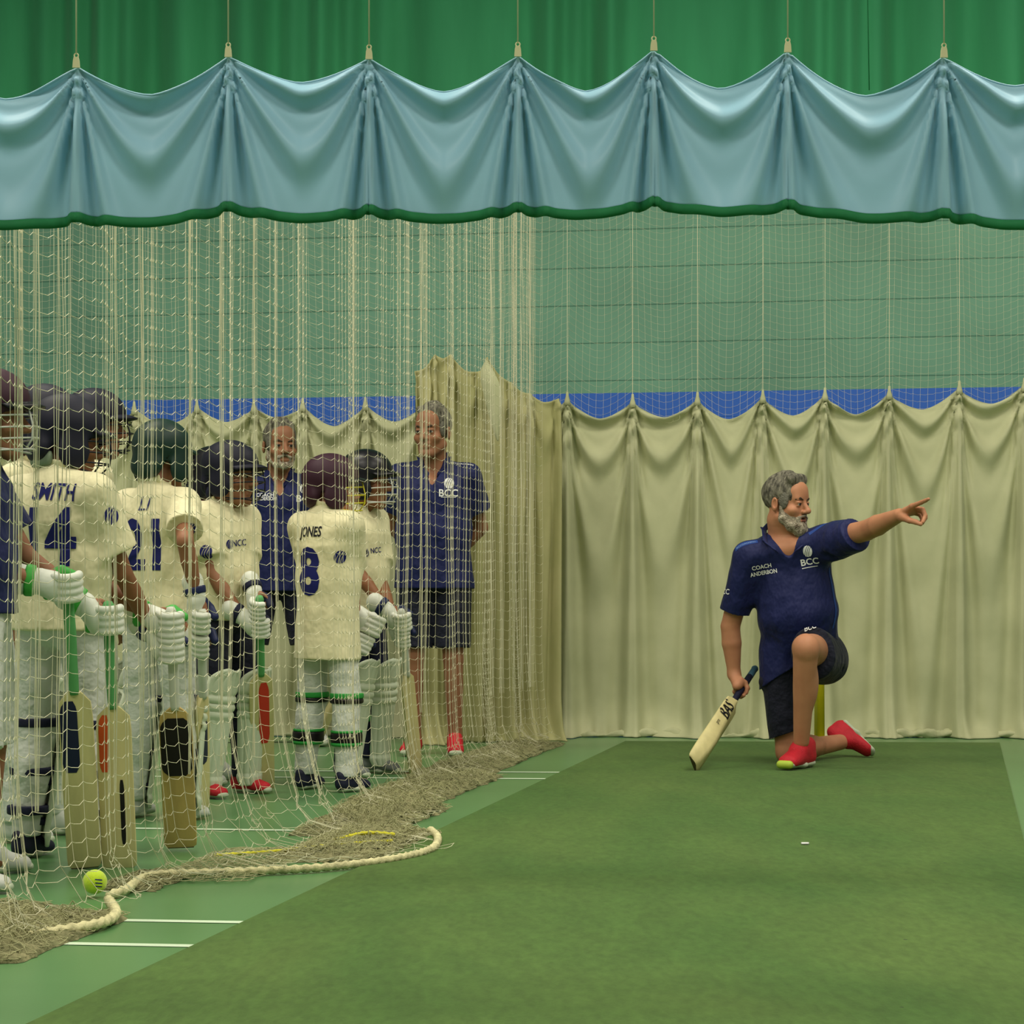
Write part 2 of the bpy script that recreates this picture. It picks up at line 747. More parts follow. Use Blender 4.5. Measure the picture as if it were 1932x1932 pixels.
M_wall = wall_material()
M_carpet = carpet_material()
M_floor = mat('sports_floor', (90, 136, 84), rough=0.30, var=0.05, scale=2.0, spec=0.5, bump=0.03, bscale=200)
M_line = mat('line_paint', (205, 225, 195), rough=0.5, var=0.05)
M_line_dark = mat('dark_line_paint', (35, 60, 45), rough=0.5, var=0.05)
M_ceil = mat('ceiling_paint', (190, 186, 192), var=0.04)
M_side = mat('side_wall_paint', (176, 172, 176), var=0.04)
M_green = mat('green_curtain_cloth', (70, 172, 118), rough=0.75, var=0.1, scale=3, stretch=(2, 2, 0.3), sheen=0.2, trans=0.12)
M_blue = mat('pale_blue_cloth', (158, 206, 226), rough=0.45, var=0.05, scale=3, stretch=(1, 1, 2.5), trans=0.12, sheen=0.1)
M_hem = mat('green_hem_cloth', (30, 116, 68), rough=0.75, var=0.1, scale=20)
M_cream = mat('cream_canvas', (196, 200, 156), rough=0.7, var=0.07, scale=4, trans=0.15, sheen=0.1, bump=0.05, bscale=40, col2=(208, 210, 168))
M_net = mat('white_net_cord', (226, 224, 190), rough=0.8, var=0.08, scale=30)
M_netold = mat('dusty_net_cord', (166, 166, 122), rough=0.9, var=0.15, scale=12)
M_rope = mat('cream_rope', (214, 208, 160), rough=0.85, var=0.22, scale=25, bump=0.4, bscale=120)
M_yrope = mat('yellow_rope', (205, 200, 50), rough=0.7, var=0.2, scale=40)
M_clip = mat('cream_plastic_clip', (210, 208, 165), rough=0.5, var=0.05)
M_cord = mat('white_cord', (205, 212, 175), rough=0.7, var=0.05)
M_heap = mat('dusty_heaped_net', (112, 116, 76), rough=0.95, var=0.35, scale=26, col2=(152, 148, 108), bump=0.9, bscale=90)

# ------------------------------------------------------------------ the room
WK = 0.17
XL, XR, YF, ZC = -5.2, 5.0, -3.2, 5.7


def yb(x):
    return 13.1 - WK * (x - 1.0)


def quad(name, pts, m, kind='structure', parent=None):
    o = obj(name, pts, [(0, 1, 2, 3)], m, parent, smooth=False)
    if parent is None:
        o['kind'] = kind
    return o


floor = quad('floor', [(XL, YF, 0), (XR, YF, 0), (XR, yb(XR), 0), (XL, yb(XL), 0)], M_floor)
quad('wall_back', [(XL, yb(XL), 0), (XR, yb(XR), 0), (XR, yb(XR), ZC), (XL, yb(XL), ZC)], M_wall)
quad('wall_left', [(XL, YF, 0), (XL, yb(XL), 0), (XL, yb(XL), ZC), (XL, YF, ZC)], M_side)
quad('wall_right', [(XR, yb(XR), 0), (XR, YF, 0), (XR, YF, ZC), (XR, yb(XR), ZC)], M_side)
quad('wall_front', [(XR, YF, 0), (XL, YF, 0), (XL, YF, ZC), (XR, YF, ZC)], M_side)
quad('ceiling', [(XL, YF, ZC), (XL, yb(XL), ZC), (XR, yb(XR), ZC), (XR, YF, ZC)], M_ceil)


def floor_strip(name, p, q, wd, m, z=0.0015):
    p, q = p[:2], q[:2]
    d = nrm(q - p)
    n = np.array([-d[1], d[0]]) * wd / 2
    pts = [(*(p - n), z), (*(q - n), z), (*(q + n), z), (*(p + n), z)]
    obj(name, pts, [(0, 1, 2, 3)], m, floor, smooth=False)


LW = 0.035
floor_strip('painted_line', G(-120, 1776), G(420, 1786.5), LW, M_line)
floor_strip('painted_line', G(-120, 1731), G(560, 1742.5), LW, M_line)
floor_strip('painted_line', G(-80, 1559), G(900, 1571.5), LW, M_line)
floor_strip('painted_line', G(-80, 1451), G(1060, 1457.5), 0.04, M_line)
floor_strip('painted_line', G(-80, 1463), G(1060, 1470), 0.04, M_line)
floor_strip('painted_line', G(340, 1402), G(552, 1400), 0.05, M_line_dark)

# matting: a thin carpet with thickness
K0 = 0.2113
fl, fr = G(1180, 1401), G(1886, 1404)
near = 3.2


def mat_edge(p, y):
    return V(p[0] - K0 * (p[1] - y), y, 0)


mb = MB()
a0, a1 = mat_edge(fl, near), fl
b0, b1 = mat_edge(fr, near), fr
top = [(*a0[:2], 0.009), (*b0[:2], 0.009), (*b1[:2], 0.009), (*a1[:2], 0.009)]
bot = [(p[0], p[1], 0.0005) for p in top]
mb.add(top + bot, [(0, 1, 2, 3), (7, 6, 5, 4), (0, 4, 5, 1), (1, 5, 6, 2), (2, 6, 7, 3), (3, 7, 4, 0)])
tag(mb.build('practice_mat', M_carpet, None, False),
    'long green carpet batting mat running from the foreground to the cream curtain', 'mat')
MZ = 0.009


# ------------------------------------------------------------------ hanging cloth
def drape(name, A, B, peaks, zbot, m, parent, sag=0.1, du=0.01, dz=0.014, amp=0.018, N=3.2, c0=0.3, pleat=0.02, pw=(0.06, 0.1),
          seed=3, thick=0.003, bulge=0.0, ssag=0.0, vfold=0.0, zoff=0.0, prow=1.6, band=None):
    """cloth hung from peaks; A,B plan end points; peaks list of (s along AB, z top, z bottom)"""
    A, B = np.array(A[:2], float), np.array(B[:2], float)
    Ld = np.linalg.norm(B - A)
    d = (B - A) / Ld
    n = np.array([d[1], -d[0]])
    if n[1] > 0:
        n = -n
    rg = np.random.RandomState(seed)
    s = np.arange(0, Ld + du, du)
    ps = np.array([p[0] for p in peaks])
    k = np.clip(np.searchsorted(ps, s, side='right') - 1, 0, len(ps) - 2)
    w_ = ps[k + 1] - ps[k]
    t = np.clip((s - ps[k]) / w_ * 2 - 1, -1, 1)
    f = (t + 1) / 2
    zp = np.array([p[1] for p in peaks])
    zq = np.array([p[2] for p in peaks])
    prf = 1 - np.abs(t) ** prow
    ztl = zp[k] * (1 - f) + zp[k + 1] * f
    zb_ = zq[k] * (1 - f) + zq[k + 1] * f - ssag * prf
    kr = rg.uniform(0.75, 1.25, len(ps))
    sg = sag * (w_ / np.median(w_)) * kr[k]
    ztop = ztl - sg * prf
    nv = int(np.max(ztop - zb_) / dz) + 2
    v = np.linspace(0, 1, nv)
    Z = ztop[:, None] * (1 - v) + zb_[:, None] * v
    D = ztl[:, None] - Z
    c = D / (prf[:, None] + 0.03)
    ph = (rg.uniform(-0.5, 0.5, len(ps))[k] + 0.35 * rg.uniform(-1, 1, len(ps))[k] * t)[:, None] * prf[:, None]
    f_ = N * c / (c + c0) + ph
    env = np.clip(D / 0.06, 0, 1) * (0.55 + 0.45 * np.exp(-D / (3 * sag + 0.3)))
    disp = amp * env * (np.cos(2 * math.pi * f_) + 0.35 * np.sin(4 * math.pi * f_ + 1.0))
    at = (1 - np.abs(t))[:, None]
    pww = pw[0] + pw[1] * D
    disp += pleat * (np.exp(-(at / pww) ** 4) - 0.8 * np.exp(-((at - 1.9 * pww) / (0.9 * pww)) ** 2)) * np.clip(D / 0.05, 0.15, 1)
    sN = s[:, None]
    for i in range(5):
        a, b, e = rg.uniform(3, 11), rg.uniform(-2, 2), rg.uniform(0, 6)
        disp += vfold / (1 + 0.3 * i) * np.sin(a * sN + b * Z + e + 0.8 * np.sin(2.3 * sN + e)) * np.clip(D / 0.3, 0, 1)
    if bulge:
        wv = 0.5 + 0.5 * np.sin(9 * sN + 2 * np.sin(5 * sN)) * np.sin(3.1 * sN + 1)
        disp += bulge * wv * np.exp(-Z / 0.07) + 0.012 * np.sin(60 * sN + 9 * np.sin(8 * sN)) * np.exp(-Z / 0.05)
        crs = np.sin(26 * Z + 5 * np.sin(4 * sN + 1) + 3 * sN)
        disp += 0.012 * crs * np.exp(-Z / 0.16) * wv
    Zt = Z + zoff
    P = np.zeros(Z.shape + (3,))
    P[..., 0] = A[0] + d[0] * sN + n[0] * disp
    P[..., 1] = A[1] + d[1] * sN + n[1] * disp
    P[..., 2] = np.maximum(Zt, 0.004)
    ns = len(s)
    ii, jj = np.meshgrid(np.arange(ns - 1), np.arange(nv - 1), indexing='ij')
    q = np.stack([ii * nv + jj, ii * nv + jj + 1, (ii + 1) * nv + jj + 1, (ii + 1) * nv + jj], -1).reshape(-1, 4)
    o = obj(name, P.reshape(-1, 3), q, m, parent)
    if thick:
        solidify(o, thick)
    return o, P, n


def cords(name, A_, B_, r, m, parent=None, knots=None, kr=2.0):
    """many thin cords A->B as one net"""
    A_, B_ = np.asarray(A_, float), np.asarray(B_, float)
    t = B_ - A_
    t /= np.linalg.norm(t, axis=1)[:, None] + 1e-9
    ref = np.where(np.abs(t[:, 2:3]) < 0.8, V(0, 0, 1)[None], V(1, 0, 0)[None])
    u = np.cross(t, ref)
    u /= np.linalg.norm(u, axis=1)[:, None] + 1e-9
    w_ = np.cross(t, u)
    vs = []
    for P in (A_, B_):
        for k in range(3):
            a = 2 * math.pi * k / 3
            vs.append(P + (u * math.cos(a) + w_ * math.sin(a)) * r)
    n = len(A_)
    vv = np.stack(vs, 1).reshape(-1, 3)
    b = np.arange(n)[:, None] * 6
    fs = np.concatenate([b + np.array([k, (k + 1) % 3, 3 + (k + 1) % 3, 3 + k]) for k in range(3)])
    if knots is not None and len(knots):
        K = np.asarray(knots, float)
        o6 = np.array([(1, 0, 0), (0, 1, 0), (-1, 0, 0), (0, -1, 0), (0, 0, 1.2), (0, 0, -1.2)]) * r * kr
        kv = (K[:, None, :] + o6[None]).reshape(-1, 3)
        kb = len(vv) + np.arange(len(K))[:, None] * 6
        # diamonds of four-sided faces (last corner doubled as a sliver)
        kf = np.concatenate([kb + np.array(x) for x in ((0, 1, 4, 3), (2, 1, 5, 3), (0, 4, 2, 5), (4, 1, 5, 3))])
        vv = np.concatenate([vv, kv])
        fs = np.concatenate([fs, kf])
    return obj(name, vv, fs, m, parent)


def net_sheet(name, P, mask, r, m, parent, sag=0.008, knots=True):
    """P (nu,nv,3), mask (nu,nv) bool. nv index 0 is the lowest"""
    a, b = P[:, :-1], P[:, 1:]
    mk = mask[:, :-1] & mask[:, 1:]
    A_, B_ = [a[mk]], [b[mk]]
    a, b = P[:-1], P[1:]
    mk = mask[:-1] & mask[1:]
    a, b = a[mk], b[mk]
    q1 = a * 0.75 + b * 0.25
    q2 = a * 0.3 + b * 0.7
    q1 = q1 - V(0, 0, sag * 0.55) * np.clip(q1[:, 2:3] / 0.05, 0, 1)
    q2 = q2 - V(0, 0, sag) * np.clip(q2[:, 2:3] / 0.05, 0, 1)
    A_ += [a, q1, q2]
    B_ += [q1, q2, b]
    return cords(name, np.concatenate(A_), np.concatenate(B_), r, m, parent, P[mask] if knots else None)


def sn(x, y, seed):
    rg = np.random.RandomState(seed)
    o = 0
    for i in range(6):
        a = rg.normal(size=2) * (1 + 0.9 * i)
        o = o + np.sin(a[0] * x + a[1] * y + rg.rand() * 6.3 + 1.3 * np.sin(a[1] * x - a[0] * y)) / (1 + 0.45 * i)
    return o / 2.4


# ------------------------------------------------------------------ green curtain high on the back wall
gA, gB = (-4.2, 12.35), (4.4, 12.35)
Lg = gB[0] - gA[0]
nu, nvv = 900, 30
s_ = np.linspace(0, Lg, nu)
z_ = np.linspace(5.35, 3.35, nvv)
SS, ZZ = np.meshgrid(s_, z_, indexing='ij')
yd = 0.05 * np.sin(SS * 11 + 2.2 * np.sin(SS * 2.7) + 0.25 * ZZ) + 0.035 * np.sin(SS * 23 + 3 * np.sin(SS * 4.1) - 0.2 * ZZ) \
    + 0.03 * np.sin(SS * 5.3 + 0.9 * ZZ)
P = np.stack([gA[0] + SS, yb(gA[0] + SS) - 0.17 + yd, ZZ + 0.012 * np.sin(SS * 9)], -1)
ii, jj = np.meshgrid(np.arange(nu - 1), np.arange(nvv - 1), indexing='ij')
q = np.stack([ii * nvv + jj, ii * nvv + jj + 1, (ii + 1) * nvv + jj + 1, (ii + 1) * nvv + jj], -1).reshape(-1, 4)
gc = obj('green_curtain', P.reshape(-1, 3), q, M_green)
solidify(gc, 0.003)
tag(gc, 'deep green pleated curtain hanging high across the back wall', 'curtain')
mb = MB()
mb.tube([(gA[0] - 0.1, yb(gA[0] - 0.1) - 0.17, 5.37), (gB[0] + 0.1, yb(gB[0] + 0.1) - 0.17, 5.37)], 0.02)
mb.build('curtain_rail', M_clip, gc)
mb = MB()
mb.tube([W(1637, 0, 12.2) + V(0, 0, 1.1), W(1637, 0, 12.2), W(1640, 170, 12.2)], 0.0035, 5)
mb.build('draw_cord', M_hem, gc)

# ------------------------------------------------------------------ pale blue valance in front of the nets
DV = 4.6
vpk = [(-1260, 110, 412), (-980, 112, 414), (-700, 110, 413), (-420, 112, 415), (-130, 120, 420), (146, 127, 422), (432, 107, 402), (697, 111, 408), (977, 106, 404), (1233, 95, 392),
       (1485, 98, 398), (1779, 108, 415), (2050, 112, 420), (2330, 112, 420), (2610, 110, 418), (2890, 112, 418), (3170, 111, 418)]
vA, vB = W(vpk[0][0], 100, DV), W(vpk[-1][0], 100, DV)
val = empty('valance', (0, DV, 0), 'pale blue gathered valance with a green hem hung on white cords across the top', 'valance')
pk = [(W(p[0], 0, DV)[0] - vA[0], W(0, p[1], DV)[2], W(0, p[2] - 17, DV)[2]) for p in vpk]
cl, PV, _n = drape('cloth', vA, vB, pk, None, M_blue, val, sag=0.075, du=0.006, dz=0.006, amp=0.0150, N=4.3, c0=0.20, pleat=0.012,
                   pw=(0.035, 0.22), ssag=0.018, seed=11, thick=0.0015, vfold=0.0015, prow=1.55)
hem_top = PV[:, -1, :]
hw = 17 / F * DV
rows_ = [hem_top + V(0, -0.002, 0.002), hem_top + V(0, -0.003, -hw * 0.5), hem_top + V(0, -0.001, -hw)]
HP = np.stack(rows_, 1)
ns = len(HP)
ii, jj = np.meshgrid(np.arange(ns - 1), np.arange(2), indexing='ij')
q = np.stack([ii * 3 + jj, ii * 3 + jj + 1, (ii + 1) * 3 + jj + 1, (ii + 1) * 3 + jj], -1).reshape(-1, 4)
solidify(obj('hem', HP.reshape(-1, 3), q, M_hem, val), 0.003)
mb = MB()
mb.tube([p for p in PV[::3, 0, :]], 0.0022, 6)
mb.build('top_piping', M_blue, val)
for (px, yt, _b) in vpk[1:-1]:
    c = W(px, yt, DV)
    c[1] -= 0.012
    mb = MB()
    wt, wb = 0.0050, 0.0078
    for sgn in (-1, 1):
        pass
    mb.rings([[c + V(sx * wb, sy, 0.0 - 0.004) for sx, sy in ((-1, -.003), (1, -.003), (1, .003), (-1, .003))],
              [c + V(sx * wb * 0.85, sy, 0.012) for sx, sy in ((-1, -.003), (1, -.003), (1, .003), (-1, .003))],
              [c + V(sx * wt, sy, 0.019) for sx, sy in ((-1, -.003), (1, -.003), (1, .003), (-1, .003))]])
    ring = [c + V(0.0045 * math.cos(a), 0, 0.0225 + 0.0045 * math.sin(a)) for a in np.linspace(0, 2 * math.pi, 13)]
    mb.tube(ring, 0.0016, 5)
    mb.build('clip', M_clip, val, False)
    mb = MB()
    top_ = c + V(-0.001, 0, 2.2)
    mb.tube([c + V(0, 0, 0.026), c + V(-0.0006, 0, 0.5), top_], 0.0018, 6)
    mb.build('hanging_cord', M_cord, val)

# ------------------------------------------------------------------ cream curtain along the back
def DC(px):
    return 11.75 - 0.0001 * (px - 1000)


cpk = [(-700, 762), (-560, 760), (-430, 760), (-310, 761), (-205, 762), (-100, 762), (15, 760), (135, 762), (255, 760), (373, 757), (480, 757), (572, 754), (690, 752), (800, 752), (880, 752), (970, 748), (1070, 742), (1193, 746),
       (1315, 742), (1438, 738), (1555, 734), (1676, 731), (1808, 721), (1930, 716), (2055, 714), (2180, 712)]
cA, cB = W(cpk[0][0], 0, DC(cpk[0][0])), W(cpk[-1][0], 0, DC(cpk[-1][0]))
Lc = np.linalg.norm((cB - cA)[:2])
dC = (cB - cA)[:2] / Lc
back = empty('cream_curtain', (0, 11.75, 0), 'long cream canvas curtain gathered on net peaks along the back wall', 'curtain')
pk = []
for px, y in cpk:
    q_ = W(px, y, DC(px))
    pk.append((float(np.dot((q_ - cA)[:2], dC)), q_[2] - 0.035, 0.0))
_o, PC, nC = drape('canvas', cA, cB, pk, None, M_cream, back, sag=0.105, du=0.011, dz=0.013, amp=0.026, N=4.2, c0=0.5, pleat=0.036,
                   pw=(0.10, 0.10), seed=5, bulge=0.16, vfold=0.011, thick=0.003)
for (s0, zt, _z) in pk:
    mb = MB()
    p = V(cA[0] + dC[0] * s0, cA[1] + dC[1] * s0 - 0.03, zt)
    mb.rings([[p + V(r_ * math.cos(a), r_ * math.sin(a) * 0.5, dz_) for a in np.linspace(0, 2 * math.pi, 9)[:-1]]
              for r_, dz_ in ((0.02, -0.035), (0.016, -0.01), (0.009, 0.015), (0.006, 0.04))])
    mb.build('gathered_corner', M_cream, back)

# canvas lying in a loose roll along its foot
mb = MB()
rgp = np.random.RandomState(9)
pts_, rs_ = [], []
for i in range(760):
    s0 = 0.05 + i * (Lc - 0.1) / 759
    o_ = 0.045 + 0.03 * math.sin(s0 * 5.3) * math.sin(s0 * 2.1 + 1) + 0.012 * math.sin(s0 * 27)
    r_ = 0.013 + 0.009 * math.sin(s0 * 7.1 + 2 * math.sin(s0 * 3)) + 0.004 * math.sin(s0 * 41) + rgp.uniform(-.0015, .0015)
    p = V(cA[0] + dC[0] * s0, cA[1] + dC[1] * s0, 0) + V(nC[0], nC[1], 0) * o_
    p[2] = max(r_, 0.004) + 0.002
    pts_.append(p)
    rs_.append(max(r_, 0.004))
mb.tube(pts_, rs_, 10, helix=0.25, hn=3, hf=38)
mb.build('pooled_foot', M_cream, back)

# net above the cream curtain
c4 = 0.038
s_ = np.arange(0, Lc, c4)
ztn = 3.3
rows = np.arange(0, int((ztn - 1.62) / c4)) * c4 + 1.62
SS, ZZ = np.meshgrid(s_, rows, indexing='ij')
psx = np.array([p[0] for p in pk])
pzt = np.array([p[1] for p in pk])
kk = np.clip(np.searchsorted(psx, SS, side='right') - 1, 0, len(psx) - 2)
tt = np.clip((SS - psx[kk]) / (psx[kk + 1] - psx[kk]) * 2 - 1, -1, 1)
pr = 1 - np.abs(tt) ** 1.5
ztl = pzt[kk] * (1 - (tt + 1) / 2) + pzt[kk + 1] * (tt + 1) / 2
fade = np.exp(-np.maximum(ZZ - 1.9, 0) / 2.5)
bw = np.random.RandomState(2).uniform(0.03, 0.12, len(psx))[kk]
Zn = ZZ + 0.0 - pr * bw * fade
off = -0.012 + 0.03 * np.sin(2 * math.pi * SS / 0.36 + 1.5) * 0.6
P = np.stack([cA[0] + dC[0] * SS + 0.008 * np.sin(ZZ * 3 + SS * 7), cA[1] + dC[1] * SS + off, Zn], -1)
msk = Zn > ztl - 0.105 * pr - 0.03
nb = net_sheet('net', P, msk, 0.0006, M_net, None, sag=0.004, knots=True)
tag(nb, 'fine white netting hanging in front of the green wall above the cream curtain', 'net')
A_, B_ = [], []
for (s0, zt, _z) in pk:
    p = V(cA[0] + dC[0] * s0, cA[1] + dC[1] * s0 - 0.03, zt)
    A_.append(p)
    B_.append(p + V(0, 0, ztn - zt))
cords('hanging_cords', A_, B_, 0.0019, M_net, nb)

# canvas folded back at the far end of the dividing net
ept = [(782, 700), (820, 668), (850, 668), (905, 700), (918, 672), (965, 722), (1000, 742), (1052, 752)]
eA, eB = W(ept[0][0], 0, 11.15), W(ept[-1][0], 0, 11.45)
Le = np.linalg.norm((eB - eA)[:2])
de = (eB - eA)[:2] / Le
pk2 = []
for px, y in ept:
    D_ = 11.15 + 0.3 * (px - ept[0][0]) / (ept[-1][0] - ept[0][0])
    q_ = W(px, y, D_)
    pk2.append((float(np.clip(np.dot((q_ - eA)[:2], de), 0, Le)), q_[2], 0.0))
side = empty('side_canvas', (eA[0], 11.2, 0), 'tall yellowish cream canvas bunched at the far end of the dividing net', 'curtain')
drape('canvas', eA, eB, pk2, None, mat('aged_cream_canvas', (186, 186, 128), rough=0.8, var=0.08, scale=5, trans=0.2,
                                       col2=(196, 192, 140)), side, sag=0.03, du=0.008,
      dz=0.012, amp=0.012, N=3, c0=0.5, pleat=0.035, pw=(0.12, 0.1), seed=8, bulge=0.14, vfold=0.009)
# flap of canvas hanging over
fp = [(918, 678, 0), (902, 700, -0.03), (912, 745, -0.035), (926, 800, -0.03), (938, 834, -0.02)]
fq = [(918, 678, 0), (940, 712, -0.06), (950, 748, -0.07), (944, 790, -0.05), (941, 834, -0.02)]
vs, fs = [], []
for a_, b_ in zip(fp, fq):
    pa, pb = W(a_[0], a_[1], 11.12 + a_[2]), W(b_[0], b_[1], 11.12 + b_[2])
    for k in range(5):
        q_ = pa + (pb - pa) * k / 4
        q_[1] -= 0.02 * math.sin(math.pi * k / 4)
        vs.append(q_)
for i in range(len(fp) - 1):
    for k in range(4):
        fs.append((i * 5 + k, i * 5 + k + 1, (i + 1) * 5 + k + 1, (i + 1) * 5 + k))
fo = obj('folded_flap', vs, fs, M_cream, side)
solidify(fo, 0.006)
sb = fo.modifiers.new('soft', 'SUBSURF')
sb.levels = sb.render_levels = 2

# ------------------------------------------------------------------ dividing net between the lanes
dv = empty('dividing_net', (-1.0, 5.5, 0), 'white dividing net hanging beside the mat with its rope-edged bottom on the floor', 'net')
CELL = 0.048
LX = lambda D: 0.11 - K0 * (11.3 - D)
dn = nrm(V(1, -K0, 0))
dt = nrm(V(K0, 1, 0))
D0, D1 = 4.72, 11.35
Ltot = (D1 - D0) / dt[1]
fab = 1.0
ncol = int(Ltot * 1.1 / CELL)
# positions along the line: cloth bunches towards the far end
q = np.linspace(0, 1, ncol)
sl = Ltot * (q + 0.012 * np.sin(q * 2 * math.pi * 7) + 0.006 * np.sin(q * 2 * math.pi * 19))
DD = D0 + sl * dt[1]
rowsz = np.arange(0, 80) * CELL
outD = np.interp(DD, [4.7, 5.3, 5.8, 6.3, 6.8, 7.1, 7.9, 9.0, 10.6, 11.3], [0.05, 0.12, 0.08, 0.2, 0.5, 0.36, 0.2, 0.14, 0.10, 0.08])
ztop = np.interp(DD, [4.7, 11.35], [1.92, 3.12])
nlow = 14
allz = np.concatenate([-(np.arange(nlow, 0, -1)) * CELL, rowsz])
Pn = np.zeros((ncol, len(allz), 3))
mk = np.zeros((ncol, len(allz)), bool)
rg = np.random.RandomState(4)
for i in range(ncol):
    s0 = sl[i]
    fe = 1 + 1.3 * (DD[i] > 9.9) * min(1, (DD[i] - 9.9) / 0.5)
    a_ = 0.030 * math.sin(2 * math.pi * s0 / 0.74 + 0.9 * math.sin(s0 * 2.1)) + 0.008 * math.sin(2 * math.pi * s0 / 0.21 + 1.0 + math.sin(s0 * 3.3)) * fe
    zb0 = 0.10
    for j, z in enumerate(allz):
        z1 = z - 0.2 * (1 + 0 * z)
        low = max(0.0, min(1.0, 1 - z / 1.3))
        offn = a_ * (1 + 0.25 * low) + 0.014 * math.sin(4.0 * z + 5 * s0) * low + outD[i] * 0.42 * max(0, min(1, (0.55 - z) / 0.6)) ** 2
        if z > zb0:
            p = V(LX(DD[i]), DD[i], 0) + dn * offn + V(0, 0, z)
            mk[i, j] = z < ztop[i]
        else:
            w1 = (zb0 - z)
            p = V(LX(DD[i]), DD[i], 0) + dn * (offn + w1 * (1 - math.exp(-w1 / 0.08)))
            p[2] = 0.01 + zb0 * math.exp(-w1 / 0.06) + 0.012 * abs(math.sin(7 * s0 + 30 * w1))
            p[:2] += 0.018 * np.array([math.sin(31 * s0 + 20 * w1), math.sin(23 * s0 - 33 * w1)])
            mk[i, j] = w1 < outD[i] + 0.02
        Pn[i, j] = p
Pn[..., 2] += 0.006 * np.sin(sl * 9)[:, None]
for nm_, lo_c, hi_c, r_ in (('mesh', 4, 7.0, .00088), ('mesh', 7.0, 9.0, .00078), ('mesh', 9.0, 12, .0007)):
    sel = np.where((DD >= lo_c - .03) & (DD < hi_c + .03))[0]
    net_sheet(nm_, Pn[sel], mk[sel], r_, M_net, dv, sag=0.010)

# gathered seams that hang as thicker bands
for px, Dg, wd in ((25, 4.95, 0.012), (70, 5.1, 0.006), (118, 5.25, 0.012), (216, 5.55, 0.014), (270, 5.75, 0.009), (358, 6.1, 0.006), (417, 6.4, 0.008), (478, 6.75, 0.005), (925, 10.35, 0.02), (950, 10.6, 0.02), (968, 10.8, 0.02), (985, 11.0, 0.02), (1000, 11.2, 0.012), (1003, 11.25, 0.012),
                   (795, 9.0, 0.006)):
    x0 = (px - HX) / F * Dg
    A_, B_ = [], []
    zt = np.interp(Dg, [4.7, 11.35], [1.92, 3.12])
    zs = np.arange(0.3, zt, 0.09)
    for k in range(4):
        o_ = np.array([rg.uniform(-wd, wd), rg.uniform(-wd, wd)])
        pp = [V(x0 + o_[0] + 0.002 * math.sin(z * 9 + k), Dg + o_[1] + 0.002 * math.cos(z * 7 + k), z) for z in zs]
        A_ += pp[:-1]
        B_ += pp[1:]
    cords('gathered_seam', A_, B_, 0.0011, M_net, dv)


def heap(u0, u1, w0, w1, hmax, seed, dens=0.02, layers=2, body=True):
    """net heaped on the floor: u runs along the dividing line (distance), w outwards from it"""
    if body:
        nu_, nw_ = 70, 36
        U, Wd = np.meshgrid(np.linspace(0, 1, nu_), np.linspace(0, 1, nw_), indexing='ij')
        D_ = u0 + (u1 - u0) * U
        ed = np.clip(np.minimum(np.minimum(U, 1 - U) * 5, np.minimum(Wd, 1 - Wd) * 4), 0, 1) ** 0.7
        x = D_ * 0 + LX(D_) + (w0 + (w1 - w0) * Wd) + 0.02 * sn(U * 9, Wd * 9, seed)
        y = D_ + 0.03 * sn(U * 7, Wd * 7, seed + 1)
        z = 0.003 + hmax * 0.62 * ed * (0.45 + 0.5 * np.abs(sn(U * 16, Wd * 9, seed + 2)) + 0.25 * np.abs(sn(U * 34, Wd * 22, seed + 3)))
        z = z * (ed > 0.02) + 0.001
        q_ = np.stack([x, y, z], -1)
        ii, jj = np.meshgrid(np.arange(nu_ - 1), np.arange(nw_ - 1), indexing='ij')
        qq = np.stack([ii * nw_ + jj, (ii + 1) * nw_ + jj, (ii + 1) * nw_ + jj + 1, ii * nw_ + jj + 1], -1).reshape(-1, 4)
        obj('heaped_net', q_.reshape(-1, 3), qq, M_heap, dv)
    A_, B_ = [], []
    for l in range(layers):
        nu_ = int((u1 - u0) * 1.6 / dens)
        nw_ = max(4, int((w1 - w0) * 1.8 / dens))
        U, Wd = np.meshgrid(np.linspace(0.01, 0.99, nu_), np.linspace(0.02, 0.98, nw_), indexing='ij')
        D_ = u0 + (u1 - u0) * U
        ed = np.clip(np.minimum(np.minimum(U, 1 - U) * 5, np.minimum(Wd, 1 - Wd) * 4), 0, 1) ** 0.7
        k = seed * 10 + l
        x = LX(D_) + (w0 + (w1 - w0) * Wd) + 0.022 * sn(U * 22, Wd * 14, k)
        y = D_ + 0.035 * sn(U * 20, Wd * 14, k + 1)
        z = 0.006 + hmax * ed * (0.3 + 0.5 * np.abs(sn(U * 14, Wd * 8, k + 2)) + 0.15 * np.abs(sn(U * 30, Wd * 22, k + 3)))
        q_ = np.stack([x, y, z], -1)
        A_ += [q_[:-1].reshape(-1, 3), q_[:, :-1].reshape(-1, 3)]
        B_ += [q_[1:].reshape(-1, 3), q_[:, 1:].reshape(-1, 3)]
    cords('loose_net', np.concatenate(A_), np.concatenate(B_), 0.0009, M_netold, dv)


heap(4.72, 5.40, -0.16, 0.17, 0.065, 3, dens=.03)
heap(5.30, 5.60, -0.35, -0.12, 0.03, 14, dens=.03)
heap(5.84, 6.2, -0.12, 0.06, 0.03, 4, dens=.03)
heap(6.0, 6.75, -0.05, 0.26, 0.022, 5, dens=0.034, body=False)
heap(6.45, 7.2, 0.16, 0.52, 0.06, 6, dens=.03)
heap(7.1, 8.0, 0.02, 0.36, 0.075, 7, dens=.03)
heap(7.9, 9.3, -0.08, 0.28, 0.075, 8, dens=0.034)
heap(9.2, 11.2, -0.14, 0.2, 0.065, 9, dens=0.04)

